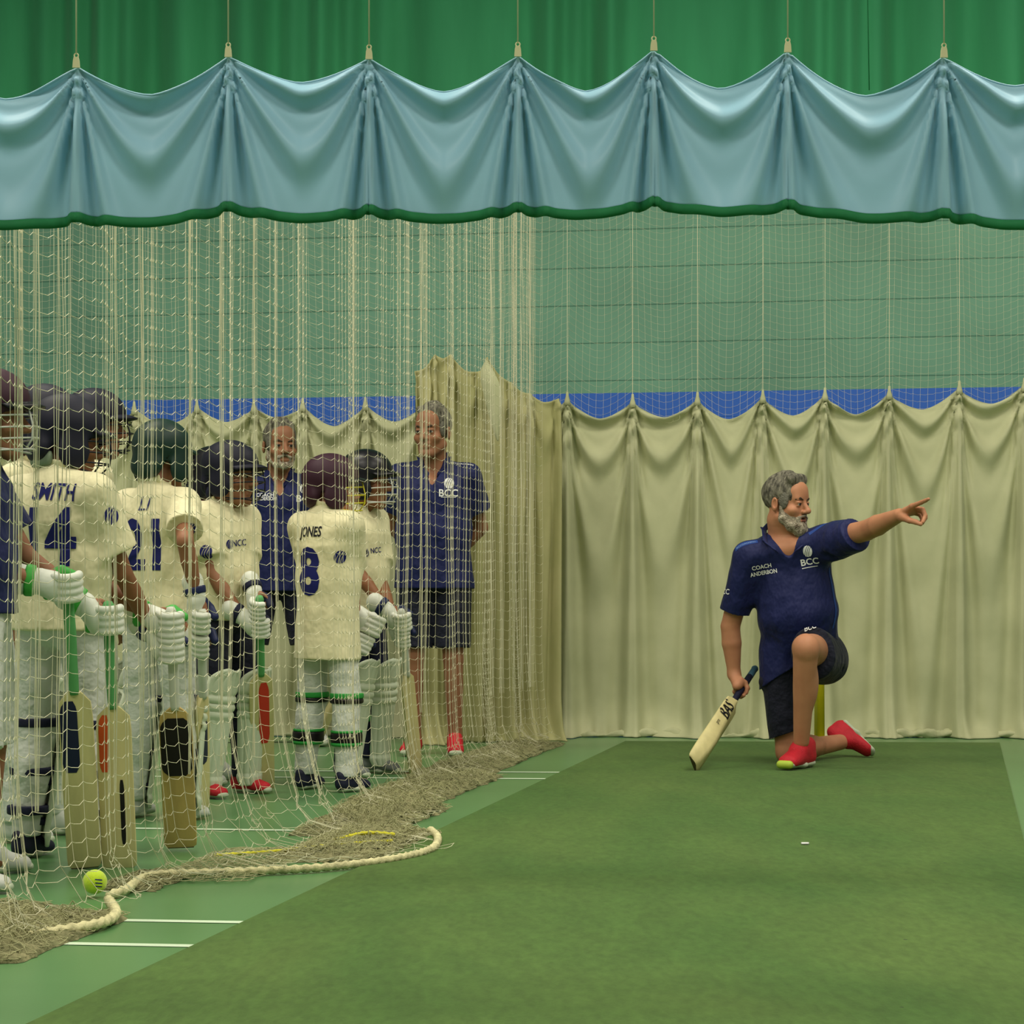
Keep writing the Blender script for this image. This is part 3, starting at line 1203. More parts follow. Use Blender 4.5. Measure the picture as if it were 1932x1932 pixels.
mb = MB()
mb.tube(spline([G(206, 1698) + V(0, 0, .012), G(240, 1690) + V(0, 0, .02), G(285, 1665) + V(0, 0, .02), G(400, 1656) + V(0, 0, .015), G(500, 1652) + V(0, 0, .015), G(620, 1645) + V(0, 0, .015), G(740, 1630) + V(0, 0, .015),
                 G(812, 1612) + V(0, 0, .016), G(826, 1590) + V(0, 0, .016), G(812, 1574) + V(0, 0, .016)], 26), 0.0115, 10, helix=0.24, hn=2, hf=190)
mb.build('bottom_rope', M_rope, dv)
mb = MB()
mb.tube(spline([G(-80, 1800) + V(0, 0, .014), G(20, 1786) + V(0, 0, .018), G(110, 1772) + V(0, 0, .02), G(190, 1757) + V(0, 0, .02), G(218, 1738) + V(0, 0, .02),
                G(205, 1712) + V(0, 0, .02)], 20), 0.0125, 10, helix=0.2, hn=2, hf=170)
mb.build('bottom_rope', M_rope, dv)
mb = MB()
mb.tube(spline([G(405, 1626) + V(0, 0, .02), G(520, 1618) + V(0, 0, .02), G(640, 1611) + V(0, 0, .03), G(740, 1604) + V(0, 0, .03)], 20), 0.005, 8, helix=0.25, hn=2, hf=260)
mb.build('tie_cord', M_yrope, dv)
mb = MB()
mb.tube(spline([G(630, 1603) + V(0, 0, .03), G(690, 1598) + V(0, 0, .045), G(745, 1598) + V(0, 0, .04)], 16), 0.006, 8, helix=0.25, hn=2, hf=260)
mb.build('tie_cord', M_yrope, dv)

# ceiling lamps (their light is set at the top)
for lx, ly in LAMPS:
    t_ = empty('ceiling_light', (lx, ly, 5.6), 'long shallow ceiling light fitting over the batting lanes', 'lamp', 'hall ceiling lights')
    mb = MB()
    mb.box((lx, ly, 5.65), (1.12, 0.47, 0.045))
    mb.build('housing', M_clip, t_, False)

# ------------------------------------------------------------------ people
M_skin = mat('skin', (186, 128, 96), rough=0.55, var=0.07, scale=14, sss=0.08, col2=(192, 136, 102))
M_skin2 = mat('skin_tanned', (148, 102, 74), rough=0.55, var=0.07, scale=14, sss=0.05)
M_skin3 = mat('skin_brown', (138, 92, 62), rough=0.55, var=0.07, scale=14)
M_navy = mat('navy_polo_cloth', (13, 24, 76), rough=0.65, var=0.12, scale=5, sheen=0.05, bump=0.55, bscale=13, stretch=(1, 1, .6))
M_navy2 = mat('navy_polo_panel', (36, 66, 136), rough=0.65, var=0.1, scale=5)
M_short = mat('dark_shorts_cloth', (18, 22, 40), rough=0.75, var=0.1, scale=6, sheen=0.05, bump=.5, bscale=14)
M_jersey = mat('cream_jersey_cloth', (226, 220, 178), rough=0.7, var=0.04, scale=6, sheen=0.1, bump=0.5, bscale=12, stretch=(1, 1, .6))
M_white = mat('white_trouser_cloth', (205, 210, 200), rough=0.75, var=0.05, scale=6, bump=.5, bscale=14)
M_hair = mat('grey_hair', (62, 60, 52), rough=0.75, var=0.45, scale=70, stretch=(1, 1, 0.4), col2=(140, 136, 118), bump=0.8, bscale=110)
M_hairw = mat('silver_side_hair', (108, 106, 94), rough=0.8, var=0.25, scale=120, bump=0.6, bscale=160)
M_beard = mat('grey_beard', (104, 90, 70), rough=0.85, var=0.35, scale=60, col2=(196, 186, 164), bump=0.9, bscale=140)
M_brow = mat('dark_brow_hair', (70, 55, 42), rough=0.8, var=0.3, scale=120)
M_eye = mat('eye_white', (158, 150, 138), rough=0.25, var=0.02)
M_iris = mat('iris', (40, 34, 30), rough=0.2, var=0.1)
M_lip = mat('lip', (150, 92, 78), rough=0.5, var=0.05)
M_dark = mat('dark_mouth', (45, 22, 18), rough=0.6, var=0.05)
M_red = mat('red_shoe_mesh', (196, 34, 48), rough=0.6, var=0.1, scale=30, bump=0.3, bscale=220)
M_sole = mat('pale_sole_rubber', (188, 198, 172), rough=0.6, var=0.05)
M_lime = mat('lime_sole_rubber', (176, 200, 70), rough=0.6, var=0.05)
M_ink = mat('navy_print', (16, 24, 96), rough=0.6, var=0.03)
M_ink_w = mat('white_print', (226, 228, 226), rough=0.6, var=0.02)
M_ink_l = mat('pale_blue_print', (120, 150, 196), rough=0.6, var=0.05)
M_black = mat('black_print', (14, 15, 24), rough=0.6, var=0.05)
M_wood = mat('willow_wood', (208, 198, 142), rough=0.5, var=0.1, scale=4, stretch=(6, 6, 0.8))
M_wood2 = mat('worn_willow', (186, 162, 98), rough=0.6, var=0.14, scale=6, stretch=(5, 5, 1))
M_grip = mat('navy_rubber_grip', (16, 20, 46), rough=0.7, var=0.1, bump=0.4, bscale=180)
M_gripb = mat('blue_rubber_grip', (66, 106, 128), rough=0.7, var=0.1)
M_gripg = mat('green_rubber_grip', (90, 160, 96), rough=0.7, var=0.1)
M_gripw = mat('white_rubber_grip', (200, 205, 190), rough=0.7, var=0.1)
M_toe = mat('dark_bat_toe', (74, 70, 40), rough=0.7, var=0.2)


def LP(c, R, s, x, y, z):
    return c + R @ (V(x, y, z) * s)


def add_head(Fd, c, R, s=1.0, neck=None, open_mouth=False, nr=(0.056, 0.064)):
    L = lambda x, y, z: LP(c, R, s, x, y, z)
    e = lambda p, r, k=0.012, op='add', RR=R: Fd.ell(L(*p), V(*r) * s, RR, k, op)
    e((0, -0.014, 0.045), (0.075, 0.096, 0.083), 0.02)
    e((0, 0.028, -0.03), (0.060, 0.062, 0.082), 0.03)
    for q in (-1, 1):
        Fd.rc(L(q * 0.052, 0.0, -0.055), L(q * 0.02, 0.058, -0.1), 0.02 * s, 0.018 * s, 0.02)
        e((q * 0.042, 0.058, -0.028), (0.024, 0.022, 0.02), 0.02)
    e((0, 0.066, -0.1), (0.026, 0.022, 0.02), 0.02)
    Fd.rc(L(-0.036, 0.073, 0.022), L(0.036, 0.073, 0.022), 0.013 * s, 0.013 * s, 0.018)
    e((0, 0.062, 0.055), (0.05, 0.03, 0.04), 0.03)
    for q in (-1, 1):
        e((q * 0.032, 0.098, 0.002), (0.017, 0.02, 0.012), 0.012, 'sub')
        e((q * 0.0315, 0.074, 0.0015), (0.0155, 0.0145, 0.0125), 0.002)
        e((q * 0.0315, 0.0785, 0.0078), (0.0168, 0.0135, 0.0058), 0.004)
        e((q * 0.0315, 0.0765, -0.0085), (0.0145, 0.011, 0.004), 0.005)
    Fd.rc(L(0, 0.083, 0.012), L(0, 0.108, -0.026), 0.0085 * s, 0.0125 * s, 0.012)
    e((0, 0.108, -0.03), (0.0135, 0.013, 0.011), 0.008)
    for q in (-1, 1):
        e((q * 0.0125, 0.096, -0.034), (0.0085, 0.011, 0.008), 0.006)
    Fd.rc(L(-0.02, 0.082, -0.0565), L(0.02, 0.082, -0.0565), 0.0075 * s, 0.0075 * s, 0.008)
    Fd.rc(L(-0.017, 0.081, -0.071), L(0.017, 0.081, -0.071), 0.0085 * s, 0.0085 * s, 0.008)
    if open_mouth:
        e((0, 0.094, -0.0635), (0.018, 0.02, 0.0055), 0.003, 'sub')
    else:
        Fd.rc(L(-0.021, 0.093, -0.0635), L(0.021, 0.093, -0.0635), 0.0022 * s, 0.0022 * s, 0.002, op='sub')
    for q in (-1, 1):
        Re = R @ rotz(-q * 0.35)
        e((q * 0.079, -0.012, -0.004), (0.009, 0.019, 0.031), 0.006, RR=Re)
        e((q * 0.087, -0.006, 0.0), (0.006, 0.011, 0.018), 0.004, 'sub', RR=Re)
    if neck is not None:
        Fd.rc(L(0, -0.022, -0.07), neck, nr[0] * s, nr[1] * s, 0.03)


def head_box(c, R, s):
    pts = [LP(c, R, s, x, y, z) for x in (-0.1, 0.1) for y in (-0.13, 0.13) for z in (-0.135, 0.14)]
    return np.min(pts, 0), np.max(pts, 0)


def eyes(c, R, s, parent, look=0.0):
    for q in (-1, 1):
        mb = MB()
        p = LP(c, R, s, q * 0.0315, 0.0765, 0.0005)
        d = R @ rotz(look) @ V(0, 1, 0)
        rr = 0.0138 * s
        rings = []
        a1 = nrm(np.cross(d, V(0, 0, 1)))
        a2 = np.cross(a1, d)
        for k in range(7):
            t = math.pi * (0.03 + 0.94 * k / 6)
            rings.append([p + (d * math.cos(t) + (a1 * math.cos(a) + a2 * math.sin(a)) * math.sin(t)) * rr
                          for a in np.linspace(0, 2 * math.pi, 13)[:-1]])
        mb.rings(rings)
        e_ = mb.build('eye', M_eye, parent)
        mb = MB()
        mb.rings([[p + d * rr * 0.94 + (a1 * math.cos(a) + a2 * math.sin(a)) * 0.0072 * s for a in np.linspace(0, 2 * math.pi, 11)[:-1]],
                  [p + d * rr * 1.02 + (a1 * math.cos(a) + a2 * math.sin(a)) * 0.0045 * s for a in np.linspace(0, 2 * math.pi, 11)[:-1]]])
        mb.build('iris', M_iris, e_)


def short_hair(c, R, s, parent, m, ms, quiff=0.02, h=0.003):
    L = lambda x, y, z: LP(c, R, s, x, y, z)
    f = Field()
    f.ell(L(0, -0.016, 0.048), V(0.082, 0.104, 0.091) * s, R, 0.01)
    f.rc(L(-0.045, 0.045, 0.107), L(0.045, 0.05, 0.107), quiff * s, quiff * s, 0.02)
    f.rc(L(-0.02, 0.0, 0.125), L(0.02, 0.0, 0.125), 0.022 * s, 0.02 * s, 0.03)
    f.ell(L(0, 0.125, -0.02), V(0.084, 0.090, 0.119) * s, R, 0.008, 'sub')
    f.half(L(0, 0, -0.066), R @ nrm(V(0, 0.6, -1)))
    for q in (-1, 1):
        f.ell(L(q * 0.09, 0.0, -0.012), V(0.03, 0.032, 0.036) * s, R, 0.004, 'sub')
    o = f.build('hair', m, parent, h * s, wr=(0.0035, 55, 3, 0.6))
    for q in (-1, 1):
        f = Field()
        f.ell(L(q * 0.0635, 0.022, 0.018), V(0.0128, 0.026, 0.042) * s, R, 0.01)
        f.ell(L(q * 0.088, -0.006, -0.012), V(0.02, 0.024, 0.034) * s, R, 0.004, 'sub')
        f.build('side_hair', ms, o, h * s)
    return o


def beard(c, R, s, parent, m, full=1.0, h=0.003):
    L = lambda x, y, z: LP(c, R, s, x, y, z)
    f = Field()
    for q in (-1, 1):
        if full > .5:
            f.rc(L(q * .053, .036, -.048), L(q * .034, .07, -.068), .013 * s, .012 * s, .012)
        f.rc(L(q * 0.064, 0.012, -0.015), L(q * 0.058, 0.02, -0.06), 0.010 * s, (0.014 + .006 * full) * s, 0.01)
        f.rc(L(q * 0.058, 0.02, -0.06), L(q * 0.036, 0.052, -0.095), (0.014 + .006 * full) * s, (0.017 + .008 * full) * s, 0.015)
        f.rc(L(q * 0.036, 0.052, -0.095), L(0, 0.074, -0.102), (0.016 + .008 * full) * s, (0.016 + .008 * full) * s, 0.015)
        f.rc(L(q * 0.003, 0.0965, -0.0475), L(q * 0.028, 0.082, -0.058), 0.0065 * s, 0.0075 * s, 0.006)
        f.rc(L(q * 0.028, 0.082, -0.058), L(q * 0.026, 0.074, -0.09), 0.0075 * s, 0.014 * s, 0.01)
    f.ell(L(0, 0.074, -0.1 - 0.012 * full), V(0.034 + .006 * full, 0.024 + .006 * full, 0.024 + 0.014 * full) * s, R, 0.015)
    f.ell(L(0, 0.1, -0.0645), V(0.02, 0.03, 0.009) * s, R, 0.003, 'sub')
    o = f.build('beard', m, parent, h * s, wr=(0.0028, 90, 5, 0.6))
    return o


def brows(c, R, s, parent, m):
    f = Field()
    for q in (-1, 1):
        f.rc(LP(c, R, s, q * 0.014, 0.0885, 0.0195), LP(c, R, s, q * 0.034, 0.0875, 0.0255), 0.0048 * s, 0.0052 * s, 0.004)
        f.rc(LP(c, R, s, q * 0.034, 0.0875, 0.0255), LP(c, R, s, q * 0.050, 0.0755, 0.020), 0.0052 * s, 0.0032 * s, 0.004)
    return f.build('eyebrows', m, parent, 0.0025)


def add_hand(Fd, Wp, d, n, lat, curls, s=1.0, thumb=(0.6, 0.5, 0.35), base_spread=1.0):
    """Wp wrist, d direction of the hand, n palm side, lat thumb side; curls = bend per finger (radians per joint)"""
    d = nrm(d)
    lat = nrm(lat - d * np.dot(lat, d))
    n = nrm(n - d * np.dot(n, d) - lat * np.dot(n, lat))
    offs = (0.031, 0.0105, -0.010, -0.029)
    lens = ((0.043, 0.026, 0.021), (0.047, 0.03, 0.022), (0.043, 0.028, 0.021), (0.034, 0.021, 0.018))
    reach = (0.092, 0.096, 0.091, 0.083)
    rad = (0.0092, 0.0095, 0.009, 0.008)
    for i in range(4):
        kn = Wp + (d * reach[i] + lat * offs[i] * base_spread) * s
        Fd.rc(Wp + (lat * offs[i] * 0.55 + d * 0.012) * s, kn, 0.0145 * s, 0.0125 * s, 0.012 * s)
        ang, p = 0.0, kn
        cl = curls[i] if hasattr(curls[i], '__len__') else (curls[i],) * 3
        for j in range(3):
            ang += cl[j]
            q = p + (d * math.cos(ang) + n * math.sin(ang) + lat * (offs[i] * 1.5 * (base_spread - 0.9))) * lens[i][j] * s
            Fd.rc(p, q, rad[i] * s * (1 - 0.07 * j), rad[i] * s * (1 - 0.07 * (j + 1)), 0.004 * s)
            p = q
    Fd.ell(Wp + (d * 0.05 + n * 0.004) * s, V(0.036, 0.044, 0.016) * s, np.stack([lat, d, n], 1), 0.012 * s)
    tb = Wp + (d * 0.022 + lat * 0.022 + n * 0.006) * s
    t1 = tb + (nrm(d * 0.75 + lat * thumb[0] + n * 0.35) * 0.042) * s
    t2 = t1 + (nrm(d * 0.9 + lat * (thumb[1] - 0.3) + n * thumb[1]) * 0.032) * s
    t3 = t2 + (nrm(d + lat * (-0.2) + n * thumb[2]) * 0.026) * s
    Fd.rc(tb, t1, 0.0165 * s, 0.0125 * s, 0.012 * s)
    Fd.rc(t1, t2, 0.0115 * s, 0.0105 * s, 0.004 * s)
    Fd.rc(t2, t3, 0.0105 * s, 0.0085 * s, 0.004 * s)


def shoe(parent, heel, toe, up, s, m, msole, name='shoe', mlime=None, ankle=None, h=0.0045, laces=M_ink_w):
    heel, toe = np.array(heel, float), np.array(toe, float)
    L = np.linalg.norm(toe - heel)
    R = frame(toe - heel, up)
    r, f, u = R[:, 0], R[:, 1], R[:, 2]
    k = L / 0.29
    P = lambda x, y, z: heel + (r * x + f * y + u * z) * k
    F1 = Field()
    F1.rc(P(0, .052, .055), P(0, .05, .092), .037 * k, .036 * k, .02, side=f, asp=1.25)
    F1.rc(P(0, .09, .072), P(0, .215, .036), .040 * k, .026 * k, .03, side=r, asp=(1.0, 1.45))
    F1.rc(P(0, .05, .04), P(0, .225, .03), .036 * k, .026 * k, .02, side=r, asp=(1.0, 1.45))
    F1.rc(P(0, .098, .105), P(0, .125, .082), .026 * k, .03 * k, .02, side=r, asp=1.2)
    F1.half(P(0, 0, .016), -u)
    up_ = F1.build(name, m, parent, h)
    F2 = Field()
    F2.rc(P(0, .045, .019), P(0, .13, .016), .019 * k, .014 * k, .02, side=r, asp=(2.0, 2.4))
    F2.rc(P(0, .13, .016), P(0, .245, .022), .014 * k, .016 * k, .02, side=r, asp=(2.4, 2.3))
    F2.half(P(0, 0, .001), -u)
    F2.build('sole', msole, up_, h)
    if mlime is not None:
        F3 = Field()
        F3.rc(P(-.02, .252, .024), P(.02, .252, .024), .017 * k, .017 * k, .01)
        F3.half(P(0, 0, .001), -u)
        F3.build('toe_bumper', mlime, up_, h)
    mb = MB()
    for i in range(5):
        y = .108 + .021 * i
        z = .121 - .0145 * i
        mb.tube([P(-.026, y, z - .010), P(0, y - .004, z + .004), P(.026, y, z - .010)], .003 * k, 5)
    mb.build('laces', laces, up_)
    return up_


def bat(label, toe, top, wdir, blade=0.55, wd=0.106, thick=1.0, mw=M_wood, mg=M_grip, mg2=None, group=None, name='cricket_bat', sticker=None, seed=0):
    """toe: centre of the toe end; top: end of the handle; wdir: across the blade; face = wdir x axis"""
    toe, top = np.array(toe, float), np.array(top, float)
    a = nrm(top - toe)
    Lh = np.linalg.norm(top - toe)
    wv = nrm(wdir - a * np.dot(wdir, a))
    n = nrm(np.cross(wv, a))
    root = empty(name, (toe[0], toe[1], 0), label, 'bat', group)
    bl = Lh * blade / 0.85
    wh = wd / 2
    secs = [(0.0, .80, .016, .004), (0.012, .96, .022, .006), (0.05, 1, .03, .01), (0.18, 1, .044, .014), (0.35, 1, .05, .013),
            (0.6, 1, .036, .011), (0.85, 1, .026, .010), (0.94, .93, .024, .010), (0.985, .5, .024, .011), (1.0, .32, .023, .012)]
    rings = []
    for (t, wf, sp, ed) in secs:
        o_ = toe + a * (t * bl)
        w2 = wh * wf
        sp, ed = sp * thick, ed * thick
        prof = [(-1, 0), (-.96, ed * .45), (-.5, ed * .62), (0, ed * .68), (.5, ed * .62), (.96, ed * .45), (1, 0), (.97, -ed * .55), (.6, -sp * .5), (.2, -sp * .86),
                (0, -sp * .92), (-.2, -sp * .86), (-.6, -sp * .5), (-.97, -ed * .55)]
        rings.append([o_ + wv * (x * w2) + n * y for x, y in prof])
    mb = MB()
    mb.rings(rings)
    b = mb.build('blade', mw, root, True)
    md = b.modifiers.new('e', 'EDGE_SPLIT')
    md.split_angle = 0.8
    mb = MB()
    r0 = rings[0]
    mb.rings([[p - a * 0.003 for p in r0], [p + (p - toe) * 0.01 + a * 0.002 for p in r0]])
    mb.build('toe_guard', M_toe, b, False)
    h0 = toe + a * (bl * 0.985)
    mb = MB()
    npt = 26
    pts = [h0 + (top - h0) * i / npt for i in range(npt + 1)]
    rr = [0.0145 + 0.0022 * math.sin(i / npt * 3) + (0.0022 if i >= npt - 1 else 0) for i in range(npt + 1)]
    rr[-1] = 0.012
    mb.tube(pts[:20] if mg2 else pts, rr[:20] if mg2 else rr, 12, helix=0.03, hn=1, hf=500)
    g = mb.build('grip', mg, root)
    if mg2:
        mb = MB()
        mb.tube(pts[19:], rr[19:-1] + [0.011], 12)
        mb.build('grip_end', mg2, root)
    for st in (sticker or []):
        # (t0, t1, x0, x1, material, side)
        t0, t1, x0, x1, m_, sd = st
        sec = lambda t: np.array([np.interp(t, [q[0] for q in secs], [q[i] for q in secs]) for i in (1, 2, 3)])
        vs, fs = [], []
        nt_, nx_ = 14, 8
        for i in range(nt_ + 1):
            t = t0 + (t1 - t0) * i / nt_
            wf, sp, ed = sec(t)
            for j in range(nx_ + 1):
                x = x0 + (x1 - x0) * j / nx_
                # rounded ends
                e_ = min(i, nt_ - i) / nt_
                xx = x if e_ > 0.1 else (x - (x0 + x1) / 2) * (0.55 + 4.5 * e_) + (x0 + x1) / 2
                if sd > 0:
                    y = thick * ed * (.68 - .23 * min(1, abs(xx)) ** 1.5)
                else:
                    y = -thick * np.interp(abs(xx), [0, .2, .6, .97, 1.0], [sp * .92, sp * .86, sp * .5, ed * .55, 0])
                vs.append(toe + a * (t * bl) + wv * (xx * wh * wf) + n * (y + 0.0012 * sd))
        for i in range(nt_):
            for j in range(nx_):
                fs.append((i * (nx_ + 1) + j, i * (nx_ + 1) + j + 1, (i + 1) * (nx_ + 1) + j + 1, (i + 1) * (nx_ + 1) + j))
        obj('sticker', vs, fs, m_, b)
    return root, b, dict(a=a, w=wv, n=n, toe=toe, bl=bl)


def collar_leaf(f, pts, w0, w1, th=0.0045):
    for i in range(len(pts) - 1):
        (p, sd), (q, sd2) = pts[i], pts[i + 1]
        a_ = w0 + (w1 - w0) * i / (len(pts) - 2 + 1e-9)
        f.rc(p, q, th, th, 0.004, side=sd, asp=a_ / th)


# ================================================================== the kneeling coach
def kneeling_coach():
    base = V(1.36, 9.8, 0)
    root = empty('person', base, 'grey-bearded man in navy polo and shorts kneeling on the mat and pointing', 'person')
    pel, belly, chest = W(1513, 1232, 9.95), W(1505, 1160, 9.88), W(1494, 1078, 9.90)
    hL, hR = W(1548, 1235, 9.93), W(1474, 1238, 9.95)
    sR, sL = W(1412, 1052, 9.88), W(1556, 1021, 9.80)
    nk = W(1482, 1012, 9.90)
    lat = nrm(sL - sR)
    sp = nrm(chest - pel)
    fr_ = nrm(np.cross(lat, sp))      # towards the photographer
    if fr_[1] > 0:
        fr_ = -fr_
    eR, wR = W(1378, 1182, 9.97), W(1385, 1272, 9.98)
    eL, wL = W(1634, 1001, 9.55), W(1697, 972, 9.30)
    kL, aL = W(1520, 1222, 9.50), W(1512, 1398, 9.62)
    kR, aR = W(1489, 1418, 9.93), W(1586, 1400, 10.24)
    hs = 1.07
    hc = W(1484, 951, 9.85)
    a_ = math.radians(51)
    HR = frame(V(math.sin(a_), -math.cos(a_), -0.04))
    # ---- body
    f = Field()
    f.rc(pel, belly, .100, .110, .03, side=lat, asp=1.36)
    f.rc(belly, chest, .110, .098, .02, side=lat, asp=1.38)
    f.rc(chest, nk - sp * .04, .102, .07, .04, side=lat, asp=(1.40, 1.6))
    f.rc(sR + lat * .02, sL - lat * .02, .058, .056, .04)
    for s_, e_, w_, r_ in ((sR, eR, wR, (.055, .045, .046, .029)), (sL, eL, wL, (.056, .047, .047, .030))):
        f.rc(s_, e_, r_[0], r_[1], .03)
        f.rc(e_, e_ + (w_ - e_) * .35, r_[1], r_[2], .006)
        f.rc(e_ + (w_ - e_) * .35, w_, r_[2], r_[3], .006)
    f.rc(hL, kL, .10, .062, .03)
    f.rc(hR, kR, .086, .060, .015)
    f.ell(kL + V(0, -.012, -.005), (.054, .055, .066), k=.012)
    f.rc(kL - V(0, 0, .02), aL, .057, .036, .008)
    f.ell(kL + (aL - kL) * .36 + V(.018, .035, 0), (.052, .055, .12), k=.03)
    f.rc(kR, aR, .055, .038, .03)
    f.ell(kR + (aR - kR) * .36 + V(0, 0, .01), (.08, .08, .052), k=.03)
    add_head(f, hc, HR, hs, nk, open_mouth=True, nr=(.064, .074))
    # left hand, pointing
    dH = nrm(W(1722, 958, 9.22) - wL)
    kn = [W(1721, 955, 9.20), W(1725, 958, 9.23), W(1725, 962, 9.255), W(1723, 967, 9.28)]
    for i, k_ in enumerate(kn):
        f.rc(wL + V(0, .012 * (i - 1.5), 0), k_, .0165, .0125, .012)
    f.ell((wL + kn[1] + kn[2]) / 3 * 1.0 + V(0, 0, 0), (.03, .03, .02), k=.015)
    f.rc(kn[0], W(1738, 948, 9.155), .0115, .0098, .006)
    f.rc(W(1738, 948, 9.155), W(1746, 944.5, 9.13), .0095, .0088, .003)
    f.rc(W(1746, 944.5, 9.13), W(1752, 941.5, 9.11), .0086, .007, .003)
    for i, ch in enumerate((((1741, 961, 9.19), (1746, 973, 9.18), (1741, 985, 9.165)), ((1740, 965, 9.225), (1746, 977, 9.21), (1740, 987, 9.20)),
                            ((1736, 971, 9.26), (1741, 981, 9.25), (1735, 988, 9.24)))):
        p = kn[i + 1]
        for j, c_ in enumerate(ch):
            q = W(*c_)
            f.rc(p, q, .0108 - .0008 * j, .0100 - .0008 * j, .003)
            p = q
    th = [W(1703, 975, 9.26), W(1716, 982, 9.20), W(1728, 985, 9.17), W(1737, 989, 9.15)]
    f.rc(wL, th[0], .02, .019, .012)
    f.rc(th[0], th[1], .019, .0135, .012)
    f.rc(th[1], th[2], .0125, .0115, .004)
    f.rc(th[2], th[3], .0112, .0092, .004)
    # right hand closed round the bat handle
    toe, top = W(1307, 1441, 9.50), W(1426, 1259, 10.08)
    ax = nrm(top - toe)
    Lb = np.linalg.norm(top - toe)
    G0 = toe + ax * (Lb * 0.765)
    dh = nrm(G0 + V(-.005, -.02, .01) - wR)
    hnd = wR + dh * .0
    side_ = nrm(np.cross(ax, V(0, -1, 0)))
    cc = G0 + V(-.018, -.014, .024)
    f.rc(wR, cc, .028, .026, .02, side=ax, asp=(1.0, 1.5))
    for i in range(4):
        o_ = ax * (.028 - .019 * i)
        b0 = cc + o_
        ang0 = 2.2
        e1, e2 = nrm(np.cross(ax, np.cross(V(-.75, 0, .66), ax))), None
        e2 = nrm(np.cross(ax, e1))
        if e2[1] < 0:
            e2 = -e2     # behind the handle
        prev = G0 + o_ + (e1 * math.cos(.2) - e2 * math.sin(.2)) * .026
        for t in (0.75, 1.6, 2.5, 3.3):
            q = G0 + o_ + (e1 * math.cos(t) + e2 * math.sin(t)) * .0245
            f.rc(prev, q, .0102, .0095, .004)
            prev = q
    # thumb over the front and down along the handle
    e2f = -e2
    t0 = cc + ax * .02 + e2f * .01
    t1 = G0 + ax * .018 + (e1 * .3 + e2f * 1.0) * .026
    t2 = G0 + ax * .005 + (-e1 * .6 + e2f * .9) * .026
    t3 = G0 - ax * .012 + (-e1 * 1.0 + e2f * .45) * .026
    f.rc(t0, t1, .0165, .0135, .01)
    f.rc(t1, t2, .0125, .0115, .004)
    f.rc(t2, t3, .0115, .0095, .004)
    lo, hi = head_box(hc, HR, hs)
    h1 = np.min([wL - .03, W(1755, 1000, 9.3) - V(0, .2, .0)], 0)
    h2 = np.max([wL + .05, W(1760, 935, 9.1) + V(.01, .1, .02)], 0)
    body = f.build('body', M_skin, root, .006, fine=[(lo, hi, .0026), (h1, h2, .003), (G0 - .075, G0 + .085, .003)])
    eyes(hc, HR, hs, root, look=-0.1)
    short_hair(hc, HR, hs, root, M_hair, M_hairw, quiff=.024, h=.0028)
    beard(hc, HR, hs, root, M_beard, 1.0, .0028)
    brows(hc, HR, hs, root, M_brow)
    f = Field()
    f.rc(LP(hc, HR, hs, -.012, .088, -.0705), LP(hc, HR, hs, .012, .088, -.0705), .0055, .0055, .004)
    f.build('lower_lip', M_lip, root, .0022)
    f = Field()
    f.ell(LP(hc, HR, hs, 0, .079, -.0635), V(.016, .008, .005), HR)
    f.build('mouth', M_dark, root, .002)
    # ---- shirt
    f = Field()
    f.rc(pel - sp * .03, belly, .120, .130, .02, side=lat, asp=1.44)
    f.rc(pel - sp * .17 - lat * .012 + fr_ * .01, pel, .136, .124, .02, side=lat, asp=(1.50, 1.46))
    f.rc(belly, chest, .130, .122, .01, side=lat, asp=(1.44, 1.50))
    f.rc(hR + V(.015, 0, .02), hR + (kR - hR) * .36, .118, .112, .03)
    f.rc(chest, nk - sp * .035, .122, .082, .01, side=lat, asp=(1.50, 1.7))
    f.rc(sR + lat * .01, sL - lat * .01, .070, .068, .05)
    
    cR = sR + (eR - sR) * .80
    dR_ = nrm(eR - sR)
    f.rc(sR, cR, .074, .073, .04, cuts=((cR - dR_ * .005, dR_),))
    dL_ = nrm(eL - sL)
    cL = sL + (eL - sL) * .74
    f.rc(sL, cL, .074, .078, .04, cuts=((cL, nrm(dL_ + V(.0, 0, .25))),))
    f.rc(sL + V(-.01, 0, -.05), cL + V(0.0, 0, -.02), .06, .066, .04, cuts=((cL, nrm(dL_ + V(.0, 0, .25))),))
    # creases from the raised arm and across the waist
    for p, q in (((1575, 1045), (1530, 1120)), ((1560, 1050), (1500, 1190)), ((1578, 1075), (1545, 1180)), ((1440, 1120), (1540, 1060)), ((1450, 1150), (1520, 1120)), ((1460, 1220), (1540, 1190)), ((1455, 1180), (1530, 1160)), ((1450, 1250), (1500, 1215))):
        a0_ = W(p[0], p[1], 9.70)
        b0_ = W(q[0], q[1], 9.70)
        f.rc(a0_, b0_, .019, .013, .022, op='sub')
    hp = W(1515, 1252, 9.9)
    f.half(hp, V(.50, -.15, -.85))
    tip = W(1489, 1052, 9.76)
    f.rc(tip, W(1483, 1000, 9.82), .008, .076, .006, op='sub')
    f.rc(W(1483, 1000, 9.83), nk + V(0, 0, .08), .070, .08, .006, op='sub')
    shirt = f.build('shirt', M_navy, root, .0052, wr=(.0048, 15, 2, .75))
    # collar
    f = Field()
    T = lambda *p: W(*p)
    pr = [T(1483, 982, 10.0), T(1456, 984, 9.98), T(1441, 1000, 9.90), T(1444, 1024, 9.79), T(1464, 1039, 9.745)]
    sd = [V(0, .2, 1), V(-.5, .3, .8), V(-.75, .0, .65), V(-.6, -.3, .55), V(-.5, -.3, -.7)]
    for i in range(4):
        f.rc(pr[i], pr[i + 1], .005, .005, .006, side=sd[i], asp=(4.6, 5.0))
